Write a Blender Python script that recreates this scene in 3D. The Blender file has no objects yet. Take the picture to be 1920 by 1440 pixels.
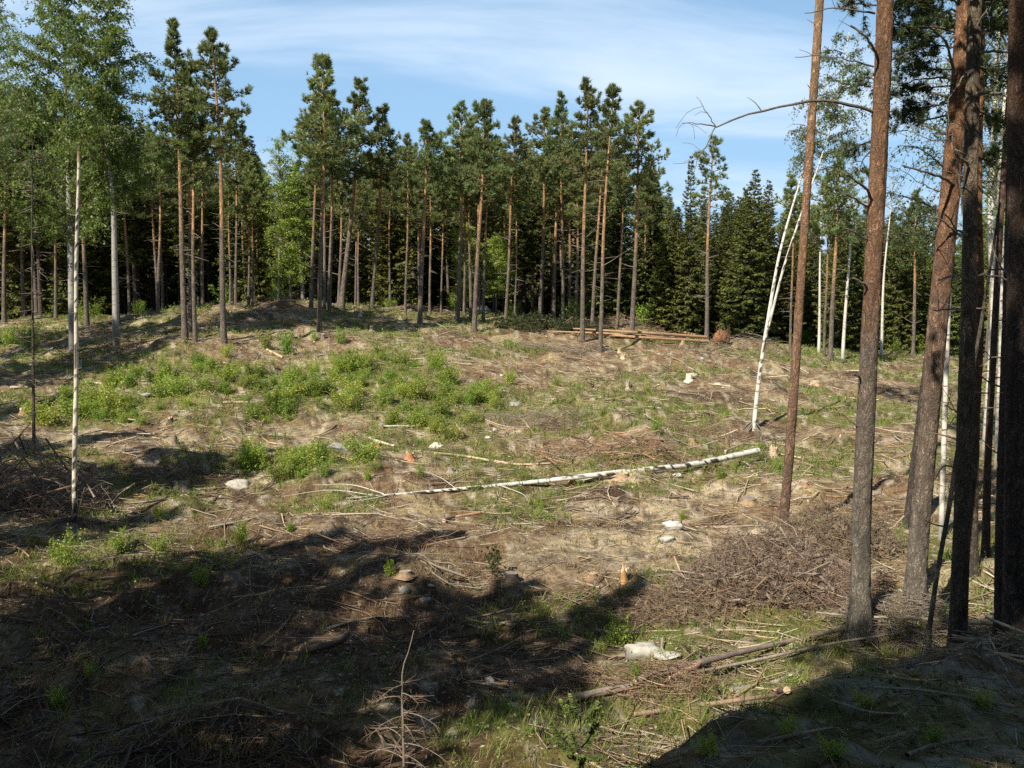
import bpy, math, random
import numpy as np
from mathutils import Vector

# ------------------------------------------------------------------ camera, sky, sun, exposure
scene = bpy.context.scene
COL = scene.collection
CAM_Z = 6.7
PITCH = math.radians(6.8)
F_PX = 1925.0                       # focal length in pixels of the 1920 px wide photograph
cam_data = bpy.data.cameras.new('camera')
cam_data.sensor_width = 36.0
cam_data.lens = 36.0 * F_PX / 1920.0
cam_data.clip_start = 0.05
cam_data.clip_end = 6000.0
cam = bpy.data.objects.new('camera', cam_data)
COL.objects.link(cam)
cam.location = (0, 0, CAM_Z)
cam.rotation_euler = (math.pi / 2 - PITCH, 0, 0)
scene.camera = cam

SUN_EL = math.radians(42)
SHADOW_DIR = (0.60, 0.80)           # the way shadows fall on the ground
SUN_ROT = math.atan2(-SHADOW_DIR[0], -SHADOW_DIR[1])
world_ = bpy.data.worlds.new('World')
scene.world = world_
world_.use_nodes = True
nt = world_.node_tree
nt.nodes.clear()
N, L = nt.nodes, nt.links
out = N.new('ShaderNodeOutputWorld')
bg = N.new('ShaderNodeBackground')
bg.inputs['Strength'].default_value = 0.05
sky = N.new('ShaderNodeTexSky')
sky.sky_type = 'NISHITA'
sky.sun_disc = False
sky.sun_elevation = SUN_EL
sky.sun_rotation = SUN_ROT
sky.air_density = 1.0
sky.dust_density = 0.15
sky.ozone_density = 1.5
# thin cirrus: noise on the direction projected on a high flat layer
tc = N.new('ShaderNodeTexCoord')
sep = N.new('ShaderNodeSeparateXYZ'); L.new(tc.outputs['Generated'], sep.inputs[0])
zmx = N.new('ShaderNodeMath'); zmx.operation = 'MAXIMUM'; zmx.inputs[1].default_value = 0.0
L.new(sep.outputs['Z'], zmx.inputs[0])
zad = N.new('ShaderNodeMath'); zad.operation = 'ADD'; zad.inputs[1].default_value = 0.16
L.new(zmx.outputs[0], zad.inputs[0])
dx = N.new('ShaderNodeMath'); dx.operation = 'DIVIDE'; L.new(sep.outputs['X'], dx.inputs[0]); L.new(zad.outputs[0], dx.inputs[1])
dy = N.new('ShaderNodeMath'); dy.operation = 'DIVIDE'; L.new(sep.outputs['Y'], dy.inputs[0]); L.new(zad.outputs[0], dy.inputs[1])
cmb = N.new('ShaderNodeCombineXYZ'); L.new(dx.outputs[0], cmb.inputs[0]); L.new(dy.outputs[0], cmb.inputs[1])
mp = N.new('ShaderNodeMapping'); L.new(cmb.outputs[0], mp.inputs[0])
mp.inputs['Location'].default_value = (1.3, 5.0, 0)
mp.inputs['Rotation'].default_value = (0, 0, math.radians(24))
mp.inputs['Scale'].default_value = (0.62, 1.05, 1)
cn = N.new('ShaderNodeTexNoise'); L.new(mp.outputs[0], cn.inputs['Vector'])
cn.inputs['Scale'].default_value = 1.0; cn.inputs['Detail'].default_value = 7; cn.inputs['Roughness'].default_value = 0.56
cn.inputs['Distortion'].default_value = 0.5
cr = N.new('ShaderNodeMapRange'); L.new(cn.outputs['Fac'], cr.inputs['Value'])
cr.interpolation_type = 'SMOOTHSTEP'
cr.inputs['From Min'].default_value = 0.44; cr.inputs['From Max'].default_value = 0.74
cr.inputs['To Min'].default_value = 0.0; cr.inputs['To Max'].default_value = 0.70
cm = N.new('ShaderNodeMix'); cm.data_type = 'RGBA'
L.new(cr.outputs[0], cm.inputs['Factor'])
hsv = N.new('ShaderNodeHueSaturation'); hsv.inputs['Saturation'].default_value = 1.15; hsv.inputs['Value'].default_value = 1.0
L.new(sky.outputs[0], hsv.inputs['Color'])
hz = N.new('ShaderNodeMapRange'); hz.interpolation_type = 'SMOOTHSTEP'; L.new(sep.outputs['Z'], hz.inputs['Value'])
hz.inputs['From Min'].default_value = 0.05; hz.inputs['From Max'].default_value = 0.62; hz.inputs['To Min'].default_value = 0.80; hz.inputs['To Max'].default_value = 0.0
hm = N.new('ShaderNodeMix'); hm.data_type = 'RGBA'; L.new(hz.outputs[0], hm.inputs[0]); L.new(hsv.outputs[0], hm.inputs[6]); hm.inputs[7].default_value = (6.0, 10.2, 15.4, 1)
L.new(hm.outputs[2], cm.inputs[6])
cm.inputs[7].default_value = (13.0, 14.8, 17.0, 1)
L.new(cm.outputs[2], bg.inputs['Color'])
L.new(bg.outputs[0], out.inputs[0])

sl = bpy.data.lights.new('sun', 'SUN')
sl.energy = 5.0
sl.angle = math.radians(0.53)
sl.color = (1.0, 0.925, 0.79)
so = bpy.data.objects.new('sun', sl)
COL.objects.link(so)
so.rotation_euler = Vector((SHADOW_DIR[0] * math.cos(SUN_EL), SHADOW_DIR[1] * math.cos(SUN_EL), -math.sin(SUN_EL))).to_track_quat('-Z', 'Y').to_euler()
so.location = (-30, -40, 60)

scene.view_settings.view_transform = 'Standard'
scene.view_settings.look = 'None'
scene.view_settings.exposure = 0.50
scene.view_settings.gamma = 1.0
scene.render.engine = 'CYCLES'
scene.cycles.max_bounces = 6
scene.cycles.diffuse_bounces = 3
scene.cycles.transmission_bounces = 3
scene.cycles.use_denoising = False

# ------------------------------------------------------------------ numeric helpers
def frac(a): return a - np.floor(a)
def hsh(ix, iy, seed): return frac(np.sin(ix * 127.1 + iy * 311.7 + seed * 74.7) * 43758.5453)
def vnoise(x, y, seed=0):
    x = np.asarray(x, float); y = np.asarray(y, float)
    ix = np.floor(x); iy = np.floor(y); fx = x - ix; fy = y - iy
    fx = fx * fx * (3 - 2 * fx); fy = fy * fy * (3 - 2 * fy)
    a = hsh(ix, iy, seed); b = hsh(ix + 1, iy, seed); c = hsh(ix, iy + 1, seed); d = hsh(ix + 1, iy + 1, seed)
    return (a + (b - a) * fx) * (1 - fy) + (c + (d - c) * fx) * fy
def fbm(x, y, seed=0, o=4):
    s = 0.0; a = 0.5; t = 0.0
    for i in range(o):
        s = s + a * vnoise(x * 2 ** i + 13.7 * i, y * 2 ** i - 7.1 * i, seed + i); t += a; a *= 0.5
    return s / t
def sstep(a, b, x):
    t = np.clip((x - a) / (b - a), 0, 1); return t * t * (3 - 2 * t)
def unit(v): return v / np.maximum(np.linalg.norm(v, axis=-1, keepdims=True), 1e-9)
def lerp(a, b, t): return a + (b - a) * t

CP, SP = math.cos(PITCH), math.sin(PITCH)
def ray(px, py):
    u = (px - 960) / F_PX; v = (720 - py) / F_PX
    return np.array([u, CP + v * SP, -SP + v * CP])
def at(px, py, y):
    """the point seen at a pixel of the photograph, y metres away"""
    r = ray(px, py); return np.array([0, 0, CAM_Z]) + r * (y / r[1])

# the crest of the clearing, surveyed 70 m away
_cx, _cz = [], []
for px, py in ((-900, 640), (-400, 622), (0, 608), (200, 600), (400, 580), (540, 573), (700, 579), (860, 592), (1000, 606),
               (1150, 614), (1350, 640), (1500, 655), (1600, 668), (1750, 676), (1950, 690), (2400, 740)):
    p = at(px, py, 70.0); _cx.append(p[0]); _cz.append(p[2])
MOUNDS = []                         # (x, y, radius, height) heaps of earth
def gmacro(x, y):
    x = np.asarray(x, float); y = np.asarray(y, float)
    crest = np.interp(x, _cx, _cz)
    s = sstep(24, 69, y)
    z = crest * s
    z = z - 0.035 * np.maximum(y - 72, 0) * sstep(72, 90, y)
    z = np.where(y > 120, np.maximum(z, -9 + 0 * z), z)
    # the bank the photographer stands on; its brink runs away to the right
    brink = np.interp(x, [-60, -6, -1.2, 0.5, 1.7, 3.0, 4.6, 9, 20], [0.0, 1.2, 2.6, 4.4, 6.5, 7.9, 8.8, 9.2, 9.5])
    top = 5.1 - 0.205 * np.maximum(y, -30) - 0.045 * np.clip(x, -20, 20)
    w = 1 - sstep(0.0, 5.2, y - brink)
    z = z * (1 - w) + np.minimum(top, 6.5) * w
    for mx, my, mr, mh in MOUNDS:
        z = z + mh * np.exp(-((x - mx) ** 2 + (y - my) ** 2) / (mr * mr))
    return z
def gz(x, y):
    x = np.asarray(x, float); y = np.asarray(y, float)
    z = gmacro(x, y)
    near = 0.45 + 0.55 * sstep(8, 13, y)
    rough = 0.62 * (fbm(x / 4.6, y / 4.6, 1, 3) - 0.5) + 0.30 * (fbm(x / 1.5, y / 1.5, 5, 3) - 0.5)
    hum = np.clip(fbm(x / 2.3, y / 2.3, 9, 2) - 0.56, 0, 1) * 1.3
    fine = 0.13 * (fbm(x / 0.42, y / 0.42, 21, 2) - 0.5) + 0.34 * np.clip(fbm(x / 0.95, y / 0.95, 25, 2) - 0.52, 0, 1) - 0.30 * np.clip(0.42 - fbm(x / 1.1, y / 1.1, 27, 2), 0, 1)
    return z + ((rough + hum) * near + fine * (1.25 - 0.25 * sstep(8, 13, y))) * (1 - sstep(100, 140, np.hypot(x, y)))
def ground(px, py, ymax=73.0):
    """where the sight line of a pixel meets the ground"""
    r = ray(px, py); ys = np.linspace(3.0, ymax, 1400)
    P = np.array([0, 0, CAM_Z])[None] + r[None] * (ys / r[1])[:, None]
    hit = np.nonzero(P[:, 2] <= gz(P[:, 0], P[:, 1]))[0]
    p = P[hit[0]] if len(hit) else P[-1]
    p = p.copy(); p[2] = float(gz(p[0], p[1])); return p
for (px, py, mr, mh) in ((535, 585, 1.6, 0.75), (1180, 615, 2.0, 0.5), (1395, 648, 2.4, 0.35), (345, 655, 2.6, 0.4), (30, 900, 2.0, 0.5), (1430, 1090, 1.6, 0.45), (1560, 1010, 1.3, 0.4)):
    p = ground(px, py); MOUNDS.append((p[0], p[1], mr, mh))

# ------------------------------------------------------------------ mesh helpers
class MB:
    def __init__(s): s.V = []; s.F = []; s.C = []; s.M = []; s.S = []; s.n = 0
    def add(s, V, F, C, m=0, smooth=True):
        V = np.asarray(V, float).reshape(-1, 3); F = np.asarray(F, int)
        if len(V) == 0 or len(F) == 0: return s
        C = np.broadcast_to(np.asarray(C, float), (len(V), 3))
        s.V.append(V); s.C.append(C); s.F.append(F + s.n); s.M.append(np.full(len(F), m)); s.S.append(np.full(len(F), smooth)); s.n += len(V)
        return s
    def mesh(s, name, mats):
        me = bpy.data.meshes.new(name)
        V = np.concatenate(s.V); C = np.concatenate(s.C)
        tot = np.concatenate([np.full(len(f), f.shape[1]) for f in s.F]); lv = np.concatenate([f.ravel() for f in s.F])
        st = np.concatenate([[0], np.cumsum(tot)[:-1]])
        me.vertices.add(len(V)); me.vertices.foreach_set('co', V.ravel().astype(np.float32))
        me.loops.add(len(lv)); me.loops.foreach_set('vertex_index', lv.astype(np.int32))
        me.polygons.add(len(tot)); me.polygons.foreach_set('loop_start', st.astype(np.int32)); me.polygons.foreach_set('loop_total', tot.astype(np.int32))
        me.polygons.foreach_set('material_index', np.concatenate(s.M).astype(np.int32))
        me.polygons.foreach_set('use_smooth', np.concatenate(s.S).astype(bool))
        a = me.color_attributes.new('Col', 'FLOAT_COLOR', 'POINT')
        a.data.foreach_set('color', np.concatenate([C, np.ones((len(C), 1))], 1).ravel().astype(np.float32))
        for m in mats: me.materials.append(m)
        me.update(); me.validate()
        return me
def obj(name, mb, mats, parent=None, loc=None):
    me = mb if isinstance(mb, bpy.types.Mesh) else mb.mesh(name, mats)
    o = bpy.data.objects.new(name, me); COL.objects.link(o)
    if parent is not None: o.parent = parent
    if loc is not None: o.location = [float(v) for v in loc]
    return o
def tag(o, label=None, cat=None, group=None, kind=None):
    if label: o['label'] = label
    if cat: o['category'] = cat
    if group: o['group'] = group
    if kind: o['kind'] = kind
    return o
def empty(name, loc, label=None, cat=None, group=None):
    o = bpy.data.objects.new(name, None); COL.objects.link(o); o.location = [float(v) for v in loc]
    o.empty_display_size = 0.3
    return tag(o, label, cat, group)
def copy_tree(src, loc, rz=0.0, sc=1.0, label=None, group=None, tilt=(0, 0)):
    c = src.copy(); COL.objects.link(c); c.location = [float(v) for v in loc]
    c.rotation_euler = (tilt[0], tilt[1], rz); c.scale = (sc, sc, sc) if np.isscalar(sc) else sc
    if label: c['label'] = label
    if group: c['group'] = group
    for ch in src.children:
        k = ch.copy(); COL.objects.link(k); k.parent = c
        for g in ch.children:
            q = g.copy(); COL.objects.link(q); q.parent = k
    return c

def tubes(mb, P, R, sides, C, m=0, cap=False):
    """N tubes at once: P (N,K,3) centre lines, R (N,K) radii, C colour (3), (N,3) or (N,K,3)"""
    P = np.asarray(P, float); R = np.asarray(R, float)
    if P.ndim == 2: P = P[None]; R = R[None]
    n, k = P.shape[:2]
    if n == 0: return mb
    T = unit(np.gradient(P, axis=1))
    mt = unit(P[:, -1] - P[:, 0])
    ref = np.where(np.abs(mt[:, 2:3]) > 0.8, np.array([[1.0, 0.05, 0]]), np.array([[0, 0, 1.0]]))[:, None, :]
    n1 = unit(np.cross(T, np.broadcast_to(ref, T.shape))); n2 = np.cross(T, n1)
    a = np.linspace(0, 2 * math.pi, sides, endpoint=False)
    V = P[:, :, None] + R[:, :, None, None] * (np.cos(a)[None, None, :, None] * n1[:, :, None] + np.sin(a)[None, None, :, None] * n2[:, :, None])
    C = np.asarray(C, float)
    if C.ndim == 1: CC = np.broadcast_to(C, (n, k, sides, 3))
    elif C.ndim == 4: CC = C
    elif C.ndim == 2: CC = np.broadcast_to(C[:, None, None], (n, k, sides, 3))
    else: CC = np.broadcast_to(C[:, :, None], (n, k, sides, 3))
    i = np.arange(n)[:, None, None] * k * sides; j = np.arange(k - 1)[None, :, None] * sides
    s0 = np.arange(sides)[None, None]; s1 = (s0 + 1) % sides
    F = np.stack([i + j + s0, i + j + s1, i + j + sides + s1, i + j + sides + s0], -1).reshape(-1, 4)
    mb.add(V.reshape(-1, 3), F, CC.reshape(-1, 3), m)
    if cap is not False:
        for e in (0, k - 1):
            base = (np.arange(n) * k + e) * sides
            ce = V[:, e]
            cc = np.concatenate([ce, P[:, e][:, None]], 1).reshape(-1, 3)
            b2 = np.arange(n)[:, None] * (sides + 1)
            F2 = np.stack([b2 + s0[0], b2 + s1[0], np.broadcast_to(b2 + sides, (n, sides))], -1).reshape(-1, 3)
            mb.add(cc, F2, cap if not isinstance(cap, bool) else CC.reshape(-1, 3)[0], m, False)
    return mb
def tufts(mb, Cn, D, n, ln, wd, spread, col, rng, m=0, outer=0.35):
    """needle tufts: n slim faces fanned about D"""
    k = len(Cn)
    if k == 0: return mb
    d = unit(D[:, None] + spread * unit(rng.normal(size=(k, n, 3))))
    side = unit(np.cross(d, unit(rng.normal(size=(k, n, 3)))))
    l = ln * rng.uniform(0.65, 1.15, (k, n, 1))
    w = wd * rng.uniform(0.7, 1.2, (k, n, 1))
    b = np.repeat(Cn[:, None], n, 1)
    V = np.stack([b - side * w * 0.5, b + side * w * 0.5, b + d * l], 2)
    CC = np.broadcast_to(col[:, None, None], (k, n, 3, 3)) * rng.uniform(0.8, 1.2, (k, n, 1, 1))
    F = np.arange(k * n * 3).reshape(-1, 3)
    return mb.add(V.reshape(-1, 3), F, CC.reshape(-1, 3), m, False)
def leaves(mb, Cn, size, col, rng, m=0, hang=0.4, up=0.0):
    k = len(Cn)
    if k == 0: return mb
    a = unit(rng.normal(size=(k, 3)) + np.array([0, 0, -hang]))
    nrm = unit(rng.normal(size=(k, 3)) + np.array([0, 0, up]))
    b = unit(np.cross(a, nrm))
    s = (size * rng.uniform(0.6, 1.25, (k, 1)))
    V = np.stack([Cn, Cn + a * s + b * s * 0.42, Cn + a * s - b * s * 0.42], 1)
    CC = np.repeat(col[:, None], 3, 1)
    return mb.add(V.reshape(-1, 3), np.arange(k * 3).reshape(-1, 3), CC.reshape(-1, 3), m, False)

# ------------------------------------------------------------------ materials (vertex colour is the thing's own colour, with some shade painted into soil and twigs)
def node_mat(name):
    m = bpy.data.materials.new(name); m.use_nodes = True
    t = m.node_tree; t.nodes.clear(); return m, t.nodes, t.links
def veg_mat(name, rough=0.6, transl=0.0, nscale=3.0, namt=0.35, bump=0.0, bscale=30.0, vary=0.25, hue=0.02, stretch=(1, 1, 1), spec=0.3, tcol=(1.15, 1.25, 0.6)):
    m, N, L = node_mat(name)
    o = N.new('ShaderNodeOutputMaterial'); p = N.new('ShaderNodeBsdfPrincipled')
    at_ = N.new('ShaderNodeAttribute'); at_.attribute_name = 'Col'
    tcn = N.new('ShaderNodeTexCoord'); mpn = N.new('ShaderNodeMapping'); mpn.inputs['Scale'].default_value = stretch
    L.new(tcn.outputs['Object'], mpn.inputs[0])
    nz = N.new('ShaderNodeTexNoise'); nz.inputs['Scale'].default_value = nscale; nz.inputs['Detail'].default_value = 5; nz.inputs['Roughness'].default_value = 0.6
    L.new(mpn.outputs[0], nz.inputs['Vector'])
    mr = N.new('ShaderNodeMapRange'); mr.inputs['From Min'].default_value = 0.25; mr.inputs['From Max'].default_value = 0.75
    mr.inputs['To Min'].default_value = 1 - namt; mr.inputs['To Max'].default_value = 1 + namt
    L.new(nz.outputs['Fac'], mr.inputs['Value'])
    oi = N.new('ShaderNodeObjectInfo')
    r1 = N.new('ShaderNodeMapRange'); r1.inputs['To Min'].default_value = 1 - vary; r1.inputs['To Max'].default_value = 1 + vary
    L.new(oi.outputs['Random'], r1.inputs['Value'])
    mu = N.new('ShaderNodeMath'); mu.operation = 'MULTIPLY'; L.new(mr.outputs[0], mu.inputs[0]); L.new(r1.outputs[0], mu.inputs[1])
    r2 = N.new('ShaderNodeMapRange'); r2.inputs['To Min'].default_value = 0.5 - hue; r2.inputs['To Max'].default_value = 0.5 + hue
    fr = N.new('ShaderNodeMath'); fr.operation = 'FRACT'; m7 = N.new('ShaderNodeMath'); m7.operation = 'MULTIPLY'; m7.inputs[1].default_value = 7.31
    L.new(oi.outputs['Random'], m7.inputs[0]); L.new(m7.outputs[0], fr.inputs[0]); L.new(fr.outputs[0], r2.inputs['Value'])
    hs = N.new('ShaderNodeHueSaturation'); L.new(at_.outputs['Color'], hs.inputs['Color']); L.new(r2.outputs[0], hs.inputs['Hue']); L.new(mu.outputs[0], hs.inputs['Value'])
    L.new(hs.outputs[0], p.inputs['Base Color'])
    p.inputs['Roughness'].default_value = rough; p.inputs['Specular IOR Level'].default_value = spec
    if bump:
        nb = N.new('ShaderNodeTexNoise'); nb.inputs['Scale'].default_value = bscale; nb.inputs['Detail'].default_value = 4
        L.new(mpn.outputs[0], nb.inputs['Vector'])
        bn = N.new('ShaderNodeBump'); bn.inputs['Strength'].default_value = bump; bn.inputs['Distance'].default_value = 0.03
        L.new(nb.outputs['Fac'], bn.inputs['Height']); L.new(bn.outputs[0], p.inputs['Normal'])
    if transl:
        tr = N.new('ShaderNodeBsdfTranslucent'); mx = N.new('ShaderNodeMixShader'); mx.inputs[0].default_value = transl
        tm = N.new('ShaderNodeMix'); tm.data_type = 'RGBA'; tm.blend_type = 'MULTIPLY'; tm.inputs[0].default_value = 1.0
        L.new(hs.outputs[0], tm.inputs[6]); tm.inputs[7].default_value = (*tcol, 1)
        L.new(tm.outputs[2], tr.inputs['Color'])
        L.new(p.outputs[0], mx.inputs[1]); L.new(tr.outputs[0], mx.inputs[2]); L.new(mx.outputs[0], o.inputs[0])
    else:
        L.new(p.outputs[0], o.inputs[0])
    return m
def bark_mat(name, near):
    """pine bark: plates split by dark furrows below, thin papery flakes above; the vertex colour carries grey to orange"""
    m, N, L = node_mat(name)
    o = N.new('ShaderNodeOutputMaterial'); p = N.new('ShaderNodeBsdfPrincipled'); L.new(p.outputs[0], o.inputs[0])
    at_ = N.new('ShaderNodeAttribute'); at_.attribute_name = 'Col'
    tcn = N.new('ShaderNodeTexCoord')
    mpn = N.new('ShaderNodeMapping'); mpn.inputs['Scale'].default_value = (1, 1, 0.34); L.new(tcn.outputs['Object'], mpn.inputs[0])
    def ridge(sc, det, dist):
        n = N.new('ShaderNodeTexNoise'); n.inputs['Scale'].default_value = sc; n.inputs['Detail'].default_value = det; n.inputs['Roughness'].default_value = 0.62; n.inputs['Distortion'].default_value = dist
        L.new(mpn.outputs[0], n.inputs['Vector'])
        sb = N.new('ShaderNodeMath'); sb.operation = 'SUBTRACT'; sb.inputs[1].default_value = 0.5; L.new(n.outputs['Fac'], sb.inputs[0])
        ab = N.new('ShaderNodeMath'); ab.operation = 'ABSOLUTE'; L.new(sb.outputs[0], ab.inputs[0]); return ab
    r1_ = ridge(7.0 if near else 5.0, 6, 0.7); r2_ = ridge(19.0 if near else 11.0, 5, 1.2)
    mn = N.new('ShaderNodeMath'); mn.operation = 'MINIMUM'; L.new(r1_.outputs[0], mn.inputs[0])
    r2m = N.new('ShaderNodeMath'); r2m.operation = 'MULTIPLY_ADD'; r2m.inputs[1].default_value = 1.0; r2m.inputs[2].default_value = 0.025; L.new(r2_.outputs[0], r2m.inputs[0]); L.new(r2m.outputs[0], mn.inputs[1])
    vr = N.new('ShaderNodeMapRange'); vr.inputs['From Min'].default_value = 0.0; vr.inputs['From Max'].default_value = 0.085; vr.inputs['To Min'].default_value = 0.42; vr.inputs['To Max'].default_value = 1.08
    L.new(mn.outputs[0], vr.inputs['Value'])
    nz = N.new('ShaderNodeTexNoise'); nz.inputs['Scale'].default_value = 5.5; nz.inputs['Detail'].default_value = 8; nz.inputs['Roughness'].default_value = 0.7
    L.new(tcn.outputs['Object'], nz.inputs['Vector'])
    nr = N.new('ShaderNodeMapRange'); nr.inputs['From Min'].default_value = 0.3; nr.inputs['From Max'].default_value = 0.7
    nr.inputs['To Min'].default_value = 0.6; nr.inputs['To Max'].default_value = 1.4; L.new(nz.outputs['Fac'], nr.inputs['Value'])
    mu = N.new('ShaderNodeMath'); mu.operation = 'MULTIPLY'; L.new(vr.outputs[0], mu.inputs[0]); L.new(nr.outputs[0], mu.inputs[1])
    hs = N.new('ShaderNodeHueSaturation'); L.new(at_.outputs['Color'], hs.inputs['Color']); L.new(mu.outputs[0], hs.inputs['Value'])
    # grey-green lichen crusts
    ln = N.new('ShaderNodeTexNoise'); ln.inputs['Scale'].default_value = 13; ln.inputs['Detail'].default_value = 6; L.new(tcn.outputs['Object'], ln.inputs['Vector'])
    lr = N.new('ShaderNodeMapRange'); lr.inputs['From Min'].default_value = 0.60; lr.inputs['From Max'].default_value = 0.70; lr.inputs['To Max'].default_value = 0.55
    L.new(ln.outputs['Fac'], lr.inputs['Value'])
    pn = N.new('ShaderNodeTexNoise'); pn.inputs['Scale'].default_value = 3.2; pn.inputs['Detail'].default_value = 7; pn.inputs['Roughness'].default_value = 0.7; L.new(tcn.outputs['Object'], pn.inputs['Vector'])
    pr = N.new('ShaderNodeMapRange'); pr.inputs['From Min'].default_value = 0.50; pr.inputs['From Max'].default_value = 0.60; pr.inputs['To Max'].default_value = 0.6; L.new(pn.outputs['Fac'], pr.inputs['Value'])
    pm = N.new('ShaderNodeMix'); pm.data_type = 'RGBA'; pm.blend_type = 'MULTIPLY'; L.new(pr.outputs[0], pm.inputs[0]); L.new(hs.outputs[0], pm.inputs[6]); pm.inputs[7].default_value = (0.62, 0.70, 0.80, 1)
    hs = pm
    lm = N.new('ShaderNodeMix'); lm.data_type = 'RGBA'; L.new(lr.outputs[0], lm.inputs[0]); L.new(hs.outputs[2], lm.inputs[6]); lm.inputs[7].default_value = (0.24, 0.24, 0.19, 1)
    L.new(lm.outputs[2], p.inputs['Base Color'])
    p.inputs['Roughness'].default_value = 0.85; p.inputs['Specular IOR Level'].default_value = 0.2
    bn = N.new('ShaderNodeBump'); bn.inputs['Strength'].default_value = 0.9; bn.inputs['Distance'].default_value = 0.045
    L.new(mu.outputs[0], bn.inputs['Height']); L.new(bn.outputs[0], p.inputs['Normal'])
    return m
def birch_mat(name):
    m, N, L = node_mat(name)
    o = N.new('ShaderNodeOutputMaterial'); p = N.new('ShaderNodeBsdfPrincipled'); L.new(p.outputs[0], o.inputs[0])
    at_ = N.new('ShaderNodeAttribute'); at_.attribute_name = 'Col'
    tcn = N.new('ShaderNodeTexCoord')
    mpn = N.new('ShaderNodeMapping'); mpn.inputs['Scale'].default_value = (2.2, 2.2, 9.0); L.new(tcn.outputs['UV'], mpn.inputs[0])
    L.new(tcn.outputs['Object'], mpn.inputs[0])
    nz = N.new('ShaderNodeTexNoise'); nz.inputs['Scale'].default_value = 1.5; nz.inputs['Detail'].default_value = 5; nz.inputs['Roughness'].default_value = 0.65
    L.new(mpn.outputs[0], nz.inputs['Vector'])
    r = N.new('ShaderNodeMapRange'); r.inputs['From Min'].default_value = 0.58; r.inputs['From Max'].default_value = 0.66; r.inputs['To Max'].default_value = 0.85
    L.new(nz.outputs['Fac'], r.inputs['Value'])
    n2 = N.new('ShaderNodeTexNoise'); n2.inputs['Scale'].default_value = 6; n2.inputs['Detail'].default_value = 5; L.new(tcn.outputs['Object'], n2.inputs['Vector'])
    r2 = N.new('ShaderNodeMapRange'); r2.inputs['To Min'].default_value = 0.7; r2.inputs['To Max'].default_value = 1.2; L.new(n2.outputs['Fac'], r2.inputs['Value'])
    hs = N.new('ShaderNodeHueSaturation'); L.new(at_.outputs['Color'], hs.inputs['Color']); L.new(r2.outputs[0], hs.inputs['Value'])
    mx = N.new('ShaderNodeMix'); mx.data_type = 'RGBA'; L.new(r.outputs[0], mx.inputs[0]); L.new(hs.outputs[0], mx.inputs[6]); mx.inputs[7].default_value = (0.045, 0.038, 0.032, 1)
    L.new(mx.outputs[2], p.inputs['Base Color']); p.inputs['Roughness'].default_value = 0.6
    bn = N.new('ShaderNodeBump'); bn.inputs['Strength'].default_value = 0.4; bn.inputs['Distance'].default_value = 0.01
    L.new(n2.outputs['Fac'], bn.inputs['Height']); L.new(bn.outputs[0], p.inputs['Normal'])
    return m
def ground_mat():
    m, N, L = node_mat('clearing_soil')
    o = N.new('ShaderNodeOutputMaterial'); p = N.new('ShaderNodeBsdfPrincipled'); L.new(p.outputs[0], o.inputs[0])
    at_ = N.new('ShaderNodeAttribute'); at_.attribute_name = 'Col'
    tcn = N.new('ShaderNodeTexCoord')
    def noise(sc, det, rg=0.65):
        n = N.new('ShaderNodeTexNoise'); n.inputs['Scale'].default_value = sc; n.inputs['Detail'].default_value = det; n.inputs['Roughness'].default_value = rg
        L.new(tcn.outputs['Object'], n.inputs['Vector']); return n
    n1 = noise(5.0, 8, 0.72); n2 = noise(1.3, 6)
    mr = N.new('ShaderNodeMapRange'); mr.inputs['From Min'].default_value = 0.28; mr.inputs['From Max'].default_value = 0.72
    mr.inputs['To Min'].default_value = 0.25; mr.inputs['To Max'].default_value = 1.75; L.new(n1.outputs['Fac'], mr.inputs['Value'])
    hs = N.new('ShaderNodeHueSaturation'); L.new(at_.outputs['Color'], hs.inputs['Color']); L.new(mr.outputs[0], hs.inputs['Value'])
    # bits of straw, bark and needles: short streaks in two directions
    prev = hs.outputs[0]
    for ang, sc, col, lo in ((0.5, (26, 4, 8), (0.36, 0.29, 0.20, 1), 0.60), (-0.8, (5, 30, 8), (0.30, 0.20, 0.12, 1), 0.61), (1.9, (34, 6, 8), (0.05, 0.035, 0.025, 1), 0.60)):
        mpn = N.new('ShaderNodeMapping'); mpn.inputs['Rotation'].default_value = (0, 0, ang); mpn.inputs['Scale'].default_value = sc
        L.new(tcn.outputs['Object'], mpn.inputs[0])
        ns = N.new('ShaderNodeTexNoise'); ns.inputs['Scale'].default_value = 0.8; ns.inputs['Detail'].default_value = 3; ns.inputs['Distortion'].default_value = 0.8
        L.new(mpn.outputs[0], ns.inputs['Vector'])
        rr = N.new('ShaderNodeMapRange'); rr.inputs['From Min'].default_value = lo; rr.inputs['From Max'].default_value = lo + 0.06; rr.inputs['To Max'].default_value = 0.75
        L.new(ns.outputs['Fac'], rr.inputs['Value'])
        mx = N.new('ShaderNodeMix'); mx.data_type = 'RGBA'; L.new(rr.outputs[0], mx.inputs[0]); L.new(prev, mx.inputs[6]); mx.inputs[7].default_value = col
        prev = mx.outputs[2]
    L.new(prev, p.inputs['Base Color'])
    p.inputs['Roughness'].default_value = 0.95; p.inputs['Specular IOR Level'].default_value = 0.1
    ad = N.new('ShaderNodeMath'); ad.operation = 'ADD'; L.new(n1.outputs['Fac'], ad.inputs[0]); L.new(n2.outputs['Fac'], ad.inputs[1])
    bn = N.new('ShaderNodeBump'); bn.inputs['Strength'].default_value = 1.0; bn.inputs['Distance'].default_value = 0.12
    L.new(ad.outputs[0], bn.inputs['Height']); L.new(bn.outputs[0], p.inputs['Normal'])
    return m

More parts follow.
